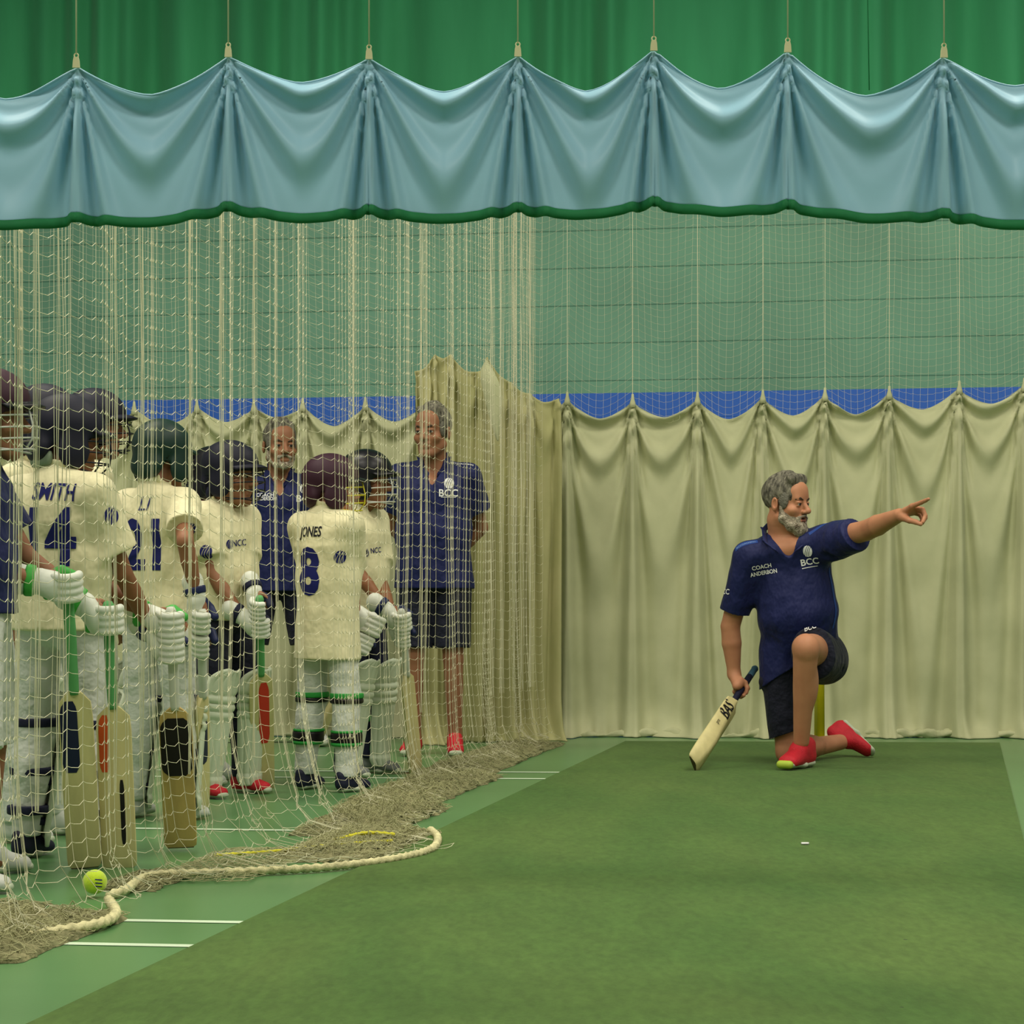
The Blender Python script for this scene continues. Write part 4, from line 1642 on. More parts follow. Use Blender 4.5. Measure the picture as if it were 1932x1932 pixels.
    pl = [T(1483, 982, 10.0), T(1510, 987, 9.98), T(1526, 1002, 9.88), T(1523, 1022, 9.78), T(1505, 1037, 9.745)]
    sd = [V(0, .2, 1), V(.5, .3, .8), V(.75, .0, .65), V(.6, -.3, .55), V(.6, -.2, -.6)]
    for i in range(4):
        f.rc(pl[i], pl[i + 1], .005, .005, .006, side=sd[i], asp=(4.6, 4.8))
    f.build('collar', M_navy, shirt, .0035)
    # placket edges
    mb = MB()
    tr = bvh_of(shirt)
    # ---- shorts
    f = Field()
    f.rc(pel, pel + sp * .04, .108, .105, .03, side=lat, asp=1.38)
    dk = nrm(kL - hL)
    ck = hL + (kL - hL) * .60
    f.rc(hL, ck + dk * .02, .112, .096, .02, side=V(0, 0, 1), asp=(1.05, 1.12), cuts=((ck, dk),))
    f.rc(hL + V(.02, 0, -.03), ck + V(.02, 0, -.045), .11, .085, .04, cuts=((ck, dk),))
    dq = nrm(kR - hR)
    cq = hR + (kR - hR) * .80
    f.rc(hR, cq + dq * .03, .104, .090, .02, cuts=((cq, nrm(dq + V(.3, 0, .0))),))
    f.ell(hR + V(-.082, -.02, -.12), (.028, .035, .03), k=.03)
    for p, q in (((1460, 1290), (1475, 1370)), ((1440, 1310), (1450, 1360)), ((1570, 1200), (1585, 1260))):
        f.rc(W(p[0], p[1], 9.83), W(q[0], q[1], 9.84), .012, .01, .02, op='sub')
    shorts = f.build('shorts', M_short, root, .0055, wr=(.003, 20, 6, .7))
    # ---- shoes
    hl, tl = W(1532, 1449, 9.74), W(1473, 1459, 9.475)
    hl[2] = tl[2] = MZ
    shoe(root, hl, tl, (0, 0, 1), 1, M_red, M_sole, mlime=M_lime, h=.004)
    hr_, tr_ = W(1588, 1352, 10.33), W(1663, 1425, 10.20)
    s2 = shoe(root, hr_, tr_, nrm(V(-.55, -.35, -.62)), 1, M_red, M_sole, h=.004)
    # ---- printing
    nf = fr_
    for t_, px, py, sz, sx, bold, roll in (('COACH', 1437, 1069, .0205, .92, .022, .17), ('ANDERBON', 1441, 1080, .0205, .84, .022, .17), ('BCC', 1528, 1059, .032, 1.02, .02, .17)):
        decal(text_geo(t_, sz, bold, sx), 'chest_print', px, py, nf, tr, M_ink_w, shirt, roll=roll)
    decal(ball_logo(.0215, .0275), 'emblem', 1524, 1040, nf, tr, M_ink_w, shirt, roll=.1)
    decal(strip_geo([[(-.036, .036, -.0016), (-.036, .036, .0016)]]), 'chest_print', 1528, 1070, nf, tr, M_ink_w, shirt, roll=.17)
    ns_ = nrm(V(-.45, -.85, .1))
    decal(text_geo('BCC', .026, .02, 1.0), 'sleeve_print', 1368, 1116, ns_, tr, M_ink_w, shirt, roll=-.12)
    decal(strip_geo([[(-.055, .055, -.014), (-.055, .055, .014)]]), 'shoulder_panel', 1407, 1025, nrm(V(-.3, -.65, .7)), tr, M_navy2, shirt, roll=.42, lift=.001)
    decal(text_geo('BCCOACHING', .010, .01, 1.0), 'shoulder_print', 1407, 1026, nrm(V(-.3, -.65, .7)), tr, M_ink_l, shirt, roll=.42, lift=.0025)
    decal(strip_geo([[(-.05, .05, -.010), (-.05, .05, .010)]]), 'shoulder_panel', 1549, 993, nrm(V(.1, -.65, .75)), tr, M_navy2, shirt, roll=.1, lift=.001)
    decal(strip_geo([[(-.006, .006, -.16), (-.002, .010, -.05), (-.004, .008, .05), (-.008, .002, .12)]]), 'side_stripe', 1571, 1120, nrm(V(.6, -.8, 0)), tr, M_navy2, shirt)
    tq = bvh_of(shorts)
    decal(text_geo('BCC', .018, .02, 1.1), 'shorts_print', 1529, 1184, nrm(V(0, -.6, .8)), tq, M_ink_w, shorts)
    # ---- his bat
    wdir = nrm(V(.4, .45, -.9))
    root2, b, info = bat('pale cricket bat gripped low by the kneeling man, its toe resting on the mat', toe, top, -wdir, blade=.54, mw=M_wood, mg=M_grip,
                         mg2=M_gripb, sticker=[])
    n_ = info['n']
    tb = bvh_of(b)
    nn = n_ if n_[1] < 0 else -n_
    decal(text_geo('BAS', .062, .012, .72), 'bat_lettering', 1371, 1337, nn, tb, M_black, b, up=tuple(info['a']), roll=-math.pi / 2 * 0 + 1.57)
    decal(text_geo('pro', .016, .0, .9), 'bat_lettering', 1356, 1362, nn, tb, M_black, b, up=tuple(info['a']), roll=1.57)
    return root


kneeling_coach()

# yellow wicket standing behind him
wk = empty('wicket', W(1545, 1393, 11.2) * V(1, 1, 0), 'yellow plastic wicket standing behind the kneeling man', 'wicket')
M_yel = mat('yellow_plastic', (214, 200, 34), rough=0.45, var=0.05)
bx = W(1546, 0, 11.2)[0]
for i in range(3):
    mb = MB()
    x = bx + (i - 1) * .008
    y = 11.2 + (i - 1) * .095
    mb.tube([(x, y, .02), (x, y, .66), (x, y, .70), (x, y, .71)], [.022, .019, .016, .008], 14)
    mb.build('stump', M_yel, wk)
mb = MB()
mb.box((bx, 11.2, .0125), (.03, .14, .012))
mb.build('base', M_yel, wk, False)
# scrap on the mat
mb = MB()
c = G(1519, 1599)
rs = []
for i in range(6):
    t = i / 5
    rs.append([c + V(-.012 + .024 * t, .010 * math.cos(a) * (1 - .5 * t), MZ + .004 + .004 * math.sin(a)) for a in np.linspace(0, 6.283, 9)[:-1]])
mb.rings(rs)
tag(mb.build('tape_scrap', M_ink_w, None), 'small pale scrap of tape lying on the open green mat', 'tape')

# ------------------------------------------------------------------ kit
M_helm_n = mat('navy_helmet_cloth', (15, 17, 36), rough=0.6, var=0.12, scale=8)
M_helm_g = mat('bottle_green_helmet_cloth', (16, 46, 38), rough=0.5, var=0.12, scale=8)
M_helm_m = mat('maroon_helmet_cloth', (52, 22, 38), rough=0.6, var=0.12, scale=8)
M_helm_k = mat('black_helmet_plastic', (18, 18, 24), rough=0.35, var=0.1)
M_grille_k = mat('dark_grille_steel', (38, 42, 48), rough=0.35, metal=0.6, var=0.05)
M_grille_w = mat('pale_grille_steel', (196, 200, 190), rough=0.4, var=0.05)
M_grille_y = mat('yellow_grille_steel', (206, 198, 50), rough=0.4, var=0.05)
M_pad = mat('white_pad_vinyl', (206, 216, 190), rough=0.45, var=0.05, scale=8)
M_strap_n = mat('navy_strap', (22, 26, 52), rough=0.7, var=0.1)
M_strap_g = mat('green_strap', (46, 150, 62), rough=0.7, var=0.1)
M_glove = mat('white_glove_leather', (220, 224, 210), rough=0.5, var=0.05, scale=10)
M_glove_n = mat('navy_glove_panel', (24, 34, 76), rough=0.5, var=0.08)
M_glove_g = mat('green_glove_panel', (70, 172, 70), rough=0.5, var=0.08)
M_stk_r = mat('red_sticker', (206, 58, 42), rough=0.4, var=0.04)
M_stk_o = mat('orange_sticker', (206, 84, 36), rough=0.4, var=0.04)
M_stk_k = mat('black_sticker', (26, 22, 24), rough=0.4, var=0.1)
M_stk_n = mat('navy_sticker', (24, 28, 62), rough=0.4, var=0.05)
M_tshoe = mat('white_shoe_mesh', (205, 208, 200), rough=0.6, var=0.05)
M_dshoe = mat('dark_shoe_mesh', (24, 28, 52), rough=0.6, var=0.08)
M_gshoe = mat('grey_shoe_mesh', (120, 124, 122), rough=0.6, var=0.08)
M_maroon = mat('maroon_cloth', (96, 26, 52), rough=0.7, var=0.08)


def helmet(parent, c, R, s, m, mg, mpk=None, guard=None):
    L = lambda x, y, z: LP(c, R, s, x, y, z)
    f = Field()
    f.ell(L(0, -.008, .05), V(.101, .125, .104) * s, R, .01)
    for q in (-1, 1):
        f.ell(L(q * .088, -.008, -.035), V(.016, .052, .055) * s, R, .02)
    f.ell(L(0, -.095, -.03), V(.07, .03, .05) * s, R, .03)
    f.ell(L(0, -.008, .035), V(.088, .11, .10) * s, R, .006, 'sub')
    f.box(L(0, .14, -.075), V(.084, .12, .095) * s, R, .03, .01, 'sub')
    f.half(L(0, 0, -.085), R @ V(0, 0, -1))
    h = f.build('helmet', m, parent, .0055 * s)
    # crown button and seams
    th = np.linspace(-1.15, 1.15, 17)
    vs, fs = [], []
    for k, (rx, ry, z) in enumerate(((.095, .108, .052), (.104, .142, .046), (.106, .168, .036))):
        for t in th:
            sc_ = math.cos(t * .9) if k else 1
            vs.append(L(rx * math.sin(t), -.008 + (.112 * math.cos(t) + (ry - .112) * max(0, sc_) ** .6 * math.cos(t * .5)), z - .012 * (t / 1.15) ** 2))
    n = len(th)
    for k in range(2):
        for i in range(n - 1):
            fs.append((k * n + i, k * n + i + 1, (k + 1) * n + i + 1, (k + 1) * n + i))
    solidify(obj('peak', vs, fs, mpk or m, h), .005 * s)
    mb = MB()
    for z, b in ((.012, .020), (-.022, .028), (-.055, .026), (-.088, .014)):
        mb.tube([L(.092 * math.sin(t), .01 + (.105 + b) * math.cos(t), z - .01 * (1 - math.cos(t))) for t in np.linspace(-1.45, 1.45, 15)], .003 * s, 6)
    for x in (-.05, .05):
        mb.tube([L(x, .118, .03), L(x, .13, -.02), L(x, .128, -.06), L(x * .8, .108, -.09)], .003 * s, 6)
    mb.tube([L(.09 * q, .02, -.088 + .1 * abs(q) - .1) for q in (-1, 1)][:1] + [L(-.07, .07, -.092), L(0, .118, -.1), L(.07, .07, -.092), L(.09, .02, -.088)], .003 * s, 6)
    mb.build('grille', mg, h)
    if guard is not None:
        f = Field()
        for q in (-1, 1):
            f.rc(L(q * .055, -.075, -.062), L(q * .012, -.098, -.068), .013 * s, .014 * s, .01, side=R[:, 2], asp=1.9)
        f.build('neck_guard', guard, h, .006 * s)
    return h


def leg_guard(parent, knee, ankle, fwd, s, m=M_pad, strap=M_strap_n, name='leg_guard'):
    ax = nrm(knee - ankle)
    fwd = nrm(fwd - ax * np.dot(fwd, ax))
    r = np.cross(fwd, ax)
    Lk = np.linalg.norm(knee - ankle)
    A0 = ankle - ax * .035 * s
    Lt = Lk + .21 * s
    nv, nt_ = 64, 36
    vs, fs = [], []
    for i in range(nv):
        v = i / (nv - 1)
        tk = v * Lt / (Lk + .035 * s)          # 1 at the knee
        for j in range(nt_):
            u = -1 + 2 * j / (nt_ - 1)
            tm = 1.45
            if v > .86:
                tm *= math.sqrt(max(0.02, 1 - ((v - .86) / .145) ** 2))
            if v < .06:
                tm *= .8 + .2 * v / .06
            th_ = u * tm
            rad = .062 + .026 * min(1, tk) + (.008 if v < .08 else 0)
            rad *= s
            ribs = .0055 * s * abs(math.cos(u * math.pi * 3.5)) if not (.58 < v < .78) else 0
            roll = .013 * s * abs(math.sin(math.pi * (v - .58) / .2 * 3)) if .58 < v < .78 else 0
            if v > .8:
                roll += .004 * s
            o_ = rad + ribs + roll
            zc = A0 + ax * (v * Lt) + fwd * (.012 * s + (.022 * s * max(0, (v - .8)) / .2))
            vs.append(zc + r * (math.sin(th_) * o_ * 1.05) + fwd * (math.cos(th_) * o_ - .01 * s))
    for i in range(nv - 1):
        for j in range(nt_ - 1):
            fs.append((i * nt_ + j, i * nt_ + j + 1, (i + 1) * nt_ + j + 1, (i + 1) * nt_ + j))
    p = obj(name, vs, fs, m, parent)
    solidify(p, .012 * s, -1)
    for v in (.16, .42, .82):
        c_ = A0 + ax * (v * Lt) + fwd * .01 * s
        rr = (.058 + .026 * min(1, v * Lt / Lk)) * s
        pts = [c_ + (r * math.sin(t) + fwd * math.cos(t)) * rr for t in np.linspace(1.2, 2 * math.pi - 1.2, 18)]
        vs, fs = [], []
        for q in pts:
            vs += [q - ax * .017 * s, q + ax * .017 * s]
        for i in range(len(pts) - 1):
            fs.append((2 * i, 2 * i + 2, 2 * i + 3, 2 * i + 1))
        solidify(obj('strap', vs, fs, strap, p), .004)
    return p


def glove(parent, wr, G0, ax, s=.9, m=M_glove, acc=M_glove_n, emblem=None, cuffm=None):
    """batting glove closed round a handle: wr wrist, G0 point on the handle, ax up the handle"""
    ax = nrm(ax)
    d = G0 - wr
    e1 = nrm((wr - G0) - ax * np.dot(wr - G0, ax))
    e2 = nrm(np.cross(ax, e1))
    f = Field()
    dn_ = nrm(d)
    f.rc(wr - dn_ * .055 * s, wr, .040 * s, .035 * s, .01, side=ax, asp=(1.15, 1.1))
    cuff = f.build('glove', m, parent, .005 * s)
    f = Field()
    back = G0 + e1 * .038 * s
    f.rc(wr + dn_ * .01 * s, back, .032 * s, .030 * s, .02, side=ax, asp=(1.25, 1.5))
    f.rc(wr + dn_ * .02 * s + e2 * .016 * s, back + e2 * .018 * s, .026 * s, .026 * s, .01, side=ax, asp=(1.2, 1.6))
    f.build('hand_back', m, cuff, .005 * s)
    f = Field()
    for i in range(4):
        o_ = ax * (.030 - .021 * i) * s
        prev = back + o_ - e1 * .004 + e2 * .02 * s
        for t in (.75, 1.35, 1.95, 2.6, 3.3):
            q = G0 + o_ + (e1 * math.cos(t) + e2 * math.sin(t)) * .035 * s
            mid = (prev + q) / 2
            f.rc(prev + (mid - prev) * .3, q + (mid - q) * .3, .0128 * s, .0128 * s, .0015)
            prev = q
    f.build('finger_pads', m, cuff, .0042 * s)
    f = Field()
    t0 = wr + dn_ * .02 * s - e2 * .02 * s
    t1 = G0 + ax * .03 * s - e2 * .042 * s + e1 * .02 * s
    t2 = G0 + ax * .012 * s - e2 * .040 * s - e1 * .022 * s
    f.rc(t0, t1, .019 * s, .018 * s, .01)
    f.rc(t1, t2, .018 * s, .015 * s, .003)
    f.build('thumb', acc, cuff, .005 * s)
    f = Field()
    f.rc(wr - dn_ * .030 * s, wr - dn_ * .012 * s, .0425 * s, .0405 * s, .002, side=ax, asp=1.13)
    f.half(wr - dn_ * .034 * s, -dn_)
    f.half(wr - dn_ * .006 * s, dn_)
    f.build('wrist_band', cuffm or acc, cuff, .005 * s)
    f = Field()
    f.rc(back + ax * .03 * s + e1 * .022 * s, back - ax * .03 * s + e1 * .022 * s, .012 * s, .012 * s, .002, side=e2, asp=1.6)
    f.build('knuckle_panel', acc, cuff, .005 * s)
    return cuff


# ------------------------------------------------------------------ standing figures
def person(label, px, D, H, face, head, tilt=0.0, hands=None, poles=None, top=M_jersey, bottom=M_white, legs='trousers', skin=M_skin, hem=.47, hs=None,
           shoes=M_tshoe, sole=M_sole, kw=1.0, helm=None, guards=(), gstrap=M_strap_n, stance=.1, behind=False, gloves=None, group=None,
           sock=None, hairst=None, feet=(.12, -.12), sleeve=.62, bulk=0.0, dx=0.0, lean=0.0, strapc=None, collar_m=None, shorts_to=.34):
    a_ = math.radians(face)
    base = V((px - HX) / F * D, D, 0)
    R = frame(V(math.sin(a_), -math.cos(a_), 0))
    k = H / 1.8
    kx = k * kw
    root = empty('person', base, label, 'person', group)
    P = lambda x, y, z: base + R @ V(x * kx, y * k + lean * z * k, z * k)
    lat = R[:, 0]
    fw = R[:, 1]
    hs = hs or .97
    h_ = math.radians(head)
    HR = frame(V(math.sin(h_), -math.cos(h_), tilt))
    hc = P(0, .03, 1.8) - V(0, 0, .130 * hs) + HR[:, 1] * .01
    nk = P(0, -.015, 1.50)
    hip = [P(q * .09, 0, .93) for q in (-1, 1)]
    knee = [P(q * (.09 + stance * .35), .025, .50) for q in (-1, 1)]
    ank = [P(q * (.09 + stance * .6), -.01, .085) for q in (-1, 1)]
    sh = [P(q * .168, -.01, 1.43) for q in (-1, 1)]
    el, wr = [], []
    for i, q in enumerate((1, -1)):      # 0: right (+x), 1: left
        s_ = sh[1] if q == 1 else sh[0]
        tg = (hands or {}).get('R' if q == 1 else 'L')
        if behind:
            tg = P(q * .04, -.19, .99)
            pole = lat * q + V(0, 0, -.2) - fw * .4
        else:
            pole = lat * q * .5 - fw * .9 + V(0, 0, -.6)
        if tg is None:
            tg = P(q * .25, .06, .86)
        if poles and ('R' if q == 1 else 'L') in poles:
            pole = poles['R' if q == 1 else 'L']
        d_ = np.linalg.norm(tg - s_)
        l1, l2 = .30 * k, .265 * k
        if d_ > (l1 + l2) * .985:
            g = d_ / (l1 + l2) / .985
            l1, l2 = l1 * g, l2 * g
        e_ = ik(s_, tg, l1, l2, pole)
        el.append(e_)
        wr.append(tg)
    shs = [sh[1], sh[0]]
    # body
    f = Field()
    f.rc(P(0, 0, .93), P(0, .01, 1.14), .098 * k, .092 * k, .04, side=lat, asp=1.45 * kw)
    f.rc(P(0, .01, 1.14), P(0, .0, 1.36), .094 * k, .1 * k, .04, side=lat, asp=1.48 * kw)
    for q_ in sh:
        f.rc(nk - V(0, 0, .03 * k), q_, .05 * k, .048 * k, .03)
    for i in range(2):
        f.rc(shs[i], el[i], .046 * k, .037 * k, .03)
        m_ = el[i] + (wr[i] - el[i]) * .35
        f.rc(el[i], m_, .037 * k, .0375 * k, .005)
        f.rc(m_, wr[i], .0375 * k, .0255 * k, .005)
        f.rc(hip[i], knee[i], .085 * k, .054 * k, .03)
        f.rc(knee[i], ank[i], .052 * k, .036 * k, .008)
        f.ell(knee[i] + (ank[i] - knee[i]) * .36 - fw * .015 * k, V(.043, .044, .11) * k, k=.015)
        f.rc(ank[i], ank[i] - V(0, 0, .04 * k) + fw * .05 * k, .036 * k, .03 * k, .02)
    add_head(f, hc, HR, hs, nk, nr=(.052, .056))
    for i, q in enumerate((1, -1)):
        d_ = nrm(wr[i] - el[i])
        gr = (gloves or {}).get('R' if q == 1 else 'L')
        if gr is not None:
            d_ = nrm(gr - wr[i])
            n_ = np.cross(V(0, 0, 1), d_)
        if behind:
            add_hand(f, wr[i], nrm(-lat * q * .8 + V(0, 0, -.5)), -fw * -1, V(0, 0, 1), (.5, .55, .6, .6), k)
        elif gr is None:
            add_hand(f, wr[i], d_, -lat * q, fw, (.25, .3, .35, .4), k)
        else:
            add_hand(f, wr[i], d_, np.cross(V(0, 0, 1), d_), V(0, 0, 1), (.9, .9, .9, .9), k * .85)
    lo, hi = head_box(hc, HR, hs)
    hb = (lo, hi, .0033 if helm is None else .0045)
    f.build('body', skin, root, .0072, fine=[hb])
    if hairst:
        eyes(hc, HR, hs, root)
        short_hair(hc, HR, hs, root, M_hair, M_hairw, quiff=.016, h=.0035)
        brows(hc, HR, hs, root, M_brow)
        if hairst != 'clean':
            beard(hc, HR, hs, root, M_beard, -.35, .0033)
    elif helm is not None:
        eyes(hc, HR, hs, root)
        helmet(root, hc, HR, hs, *helm)
    # shirt
    cl = .014 + bulk
    zb = hem * 1.8
    f = Field()
    hc_ = (P(0, 0, zb), V(0, 0, -1))
    f.rc(P(0, .0, zb - .1), P(0, .012, 1.14), (.122 + cl * .7) * k, (.100 + cl) * k, .04, side=lat, asp=(1.55 * kw, 1.46 * kw), cuts=(hc_,))
    f.rc(P(0, .012, 1.14), P(0, .0, 1.36), (.100 + cl) * k, (.104 + cl) * k, .04, side=lat, asp=1.5 * kw, cuts=(hc_,))
    f.rc(P(0, 0, 1.34), P(0, -.01, 1.42), (.1 + cl) * k, .072 * k, .03, side=lat, asp=1.5 * kw)
    for q_ in sh:
        f.rc(nk - V(0, 0, .035 * k), q_, (.052 + cl * .8) * k, (.048 + cl * .8) * k, .04)
    f.rc(P(0, -.01, 1.47), nk + V(0, 0, .012), .07 * k, .062 * k, .03)
    for i in range(2):
        e_ = shs[i] + (el[i] - shs[i]) * (sleeve + .1)
        d_ = nrm(el[i] - shs[i])
        f.rc(shs[i], e_, (.050 + cl) * k, (.050 + cl * 1.4) * k, .035, cuts=((shs[i] + (el[i] - shs[i]) * sleeve, d_),))
    front = P(0, .3, 1.38)
    if hairst:
        f.rc(P(0, .125, 1.36), P(0, .07, 1.5), .008, .05 * k, .006, op='sub')
        f.rc(P(0, .07, 1.5), nk + V(0, 0, .08), .05 * k, .06 * k, .006, op='sub')
    else:
        f.rc(P(0, .128, 1.41), P(0, .08, 1.51), .006, .035 * k, .006, op='sub')
    f.half(P(0, -.05, 1.55), nrm(V(0, 0, 1) + R[:, 1] * .35))
    shirt = f.build('shirt', top, root, .0062, wr=(.0034, 19, int(px) % 97 + 1, .8))
    # collar
    f = Field()
    for q in (-1, 1):
        pts = [(0, -.075, 1.555), (q * .058, -.055, 1.545), (q * .075, .0, 1.52), (q * .062, .055, 1.48), (q * .03, .085, 1.44)]
        sd = [V(0, -.35, 1), V(q * .4, -.3, 1), V(q * .55, 0, .9), V(q * .5, .45, .7), V(q * .7, .5, .5)]
        for i in range(4):
            f.rc(P(*pts[i]), P(*pts[i + 1]), .0045, .0045, .008, side=R @ sd[i], asp=(5.2 * k, 5.2 * k))
    f.build('collar', collar_m or top, shirt, .0042)
    # lower clothes
    f = Field()
    f.rc(P(0, 0, .93), P(0, 0, 1.0), .106 * k, .104 * k, .04, side=lat, asp=1.45 * kw)
    for i in range(2):
        if legs == 'shorts':
            t = (.93 - shorts_to * 1.8) / (.93 - .50)
            c_ = hip[i] + (knee[i] - hip[i]) * t
            d_ = nrm(knee[i] - hip[i])
            f.rc(hip[i], c_ + d_ * .02, .102 * k, .092 * k, .03, cuts=((c_, d_),))
        else:
            f.rc(hip[i], knee[i], .092 * k, .076 * k, .02)
            f.ell(knee[i] + (ank[i] - knee[i]) * .33 - fw * .014 * k, V(.068, .07, .13) * k, k=.02)
            f.rc(knee[i], ank[i], .076 * k, .060 * k, .03, cuts=((ank[i], V(0, 0, -1)),))
    f.build('shorts' if legs == 'shorts' else 'trousers', bottom, root, .0068, wr=(.003, 17, 5, .7))
    if strapc is not None:
        for i in range(2):
            for z_, m_, hw_ in strapc:
                t = (knee[i][2] - z_) / (knee[i][2] - ank[i][2])
                c_ = knee[i] + (ank[i] - knee[i]) * t
                f = Field()
                f.rc(c_ - V(0, 0, hw_), c_ + V(0, 0, hw_), .092 * k - .012 * k * max(0, t), .093 * k - .012 * k * max(0, t), .002)
                f.half(c_ + V(0, 0, hw_), V(0, 0, 1))
                f.half(c_ - V(0, 0, hw_), V(0, 0, -1))
                f.build('pad_strap', m_, root, .006)
    for i, q in enumerate((-1, 1)):
        ft = R @ V(math.sin(feet[i] * -1 * 1.0 * (1 if i == 0 else 1)), math.cos(feet[i]), 0)
        hl_ = V(ank[i][0], ank[i][1], 0) - ft * .075 * k
        hl_[2] = .001
        tl_ = hl_ + ft * .275 * k
        tl_[2] = .001
        shoe(root, hl_, tl_, (0, 0, 1), 1, shoes, sole, h=.005)
    for i in guards:
        leg_guard(root, knee[i] + fw * .02, ank[i] + fw * .015, fw, .92 * k, strap=gstrap)
    return dict(root=root, shirt=shirt, R=R, k=k, base=base, fw=fw, lat=lat, wr=wr, el=el, hc=hc, HR=HR, P=P)


def num(p, txt, px, py, size, sx, m=M_ink, bold=.03, shear=0.0, roll=0.0, nv=None, tree=None, part='back_print'):
    tr = tree or bvh_of(p['shirt'])
    decal(text_geo(txt, size, bold, sx, shear), part, px, py, nrm((-p['fw'] if nv is None else nv)), tr, m, p['shirt'], roll=roll)


def mark(p, px, py, r, nv, m=M_ink, tree=None, part='sleeve_emblem', ar=1.0, roll=0.0):
    tr = tree or bvh_of(p['shirt'])
    decal(ball_logo(r * ar, r * 1.15), part, px, py, nrm(nv), tr, m, p['shirt'], roll=roll)


VW = V(0, -1, 0)

# --- two coaches standing at the back
c1 = person('grey-haired man in navy polo standing by the curtain, behind the maroon helmet', 527, 11.1, 1.70, 8, 22, hands=None, top=M_navy, bottom=M_short,
            legs='shorts', skin=M_skin2, hem=.475, hs=1.06, shoes=M_tshoe, behind=True, hairst='beard', stance=.2, kw=1.0, shorts_to=.315, bulk=.004)
t1 = bvh_of(c1['shirt'])
num(c1, 'BCC', 577, 941, .036, 1.0, M_ink_w, .02, nv=VW, tree=t1, part='chest_print')
mark(c1, 574, 922, .024, VW, M_ink_w, t1, 'chest_emblem')
num(c1, 'COACH', 500, 934, .020, .95, M_ink_w, .02, nv=VW, tree=t1, part='chest_print')
num(c1, 'ANDERSON', 501, 941, .018, .85, M_ink_w, .02, nv=VW, tree=t1, part='chest_print')

c2 = person('man in navy polo standing with hands behind his back seen through net, red shoes', 819, 10.5, 1.73, -4, -24, hands=None, top=M_navy, bottom=M_short,
            legs='shorts', skin=M_skin2, hem=.475, hs=1.06, shoes=M_red, sole=M_sole, behind=True, hairst='clean', stance=.02, shorts_to=.305, bulk=.006, kw=1.05)
t1 = bvh_of(c2['shirt'])
num(c2, 'BCC', 846, 930, .036, 1.0, M_ink_w, .02, nv=VW, tree=t1, part='chest_print')
mark(c2, 847, 912, .024, VW, M_ink_w, t1, 'chest_emblem')
decal(strip_geo([[(-.036, .036, -.0015), (-.036, .036, .0015)]]), 'chest_print', 846, 938, VW, t1, M_ink_w, c2['shirt'])
decal(text_geo('BCCOACHING', .012, .01, 1.0), 'shoulder_print', 872, 876, nrm(V(.2, -.7, .6)), t1, M_ink_w, c2['shirt'], roll=-.35)


def bat_hands(top, toe, g1=.05, g2=.15):
    a = nrm(toe - top)
    return top + a * g1, top + a * g2, -a


# --- number 14
toe, top = W(341, 1598, 6.74), W(322, 1146, 6.55)
gR, gL, ax = bat_hands(top, toe, .13, .05)
back_ = V(-.45, .25, .12)
wR_, wL_ = gR + nrm(V(-.75, .3, .55)) * .085, gL + nrm(V(-.9, .35, .25)) * .085
s14 = person('player in cream shirt number 14 seen from behind, wearing a navy helmet', 112, 6.5, 1.41, 152, 122, -.1, hands=dict(R=wR_, L=wL_), top=M_jersey,
             bottom=M_white, skin=M_skin3, shoes=M_dshoe, strapc=((.42, M_strap_n, .014), (.27, M_strap_n, .014), (.15, M_strap_n, .014)), helm=(M_helm_n, M_grille_k, None, mat('pale_neck_guard', (120, 136, 112), rough=.5, var=.05)),
             guards=(0, 1), hem=.50, gloves=dict(R=gR, L=gL), kw=1.08, bulk=.016, sleeve=.72)
t1 = bvh_of(s14['shirt'])
num(s14, 'SMITH', 102, 928, .054, .74, M_ink, .014, .06, tree=t1, roll=-.05)
num(s14, '14', 95, 1012, .178, .78, M_ink, .035, tree=t1, roll=-.02)
mark(s14, 210, 973, .0235, V(.55, -.85, 0), tree=t1)
glove(s14['root'], wR_, gR, ax, .98, acc=M_glove_n)
glove(s14['root'], wL_, gL, ax, .98, acc=M_glove_g)
bat('worn cricket bat with a black-topped blade standing in front of number 14', toe, top, V(1, .12, 0), blade=.50, wd=.104, mw=M_wood2, mg=M_gripw,
    sticker=[(.52, .93, -.93, .93, M_stk_k, -1), (.52, .93, -.93, .93, M_stk_k, 1)])

# --- number 21
toe, top = W(383, 1538, 7.76), W(382, 1150, 7.42)
gR, gL, ax = bat_hands(top, toe, .04, .13)
wR_, wL_ = gR + nrm(V(-.25, .0, .95)) * .085, gL + nrm(V(-.5, .85, .3)) * .085
p21 = person('player in cream shirt number 21 seen from behind, wearing a bottle green helmet', 296, 7.62, 1.42, 150, 150, -.05, hands=dict(R=wR_, L=wL_), skin=M_skin2,
             bottom=M_white, shoes=M_tshoe, helm=(M_helm_g, M_grille_k, None, None), guards=(0, 1), gloves=dict(R=gR, L=gL), hem=.50, bulk=.012, sleeve=.70, kw=.95, poles=dict(R=V(.12, -.7, -.4)))
t1 = bvh_of(p21['shirt'])
num(p21, 'LI', 274, 950, .050, .9, M_ink, .0, .2, tree=t1)
num(p21, '21', 268, 1027, .185, .72, M_ink, .035, tree=t1)
mark(p21, 355, 1000, .0235, V(.55, -.85, 0), tree=t1)
glove(p21['root'], wR_, gR, ax, .95, acc=M_glove_n)
glove(p21['root'], wL_, gL, ax, .95, acc=M_glove_n)
bat('pale cricket bat held edge-on beside the red-shod player', toe, top, V(.25, 1, 0), blade=.50, wd=.1, mg=M_gripw, sticker=[(.45, .8, -.5, .5, M_stk_n, 1)])

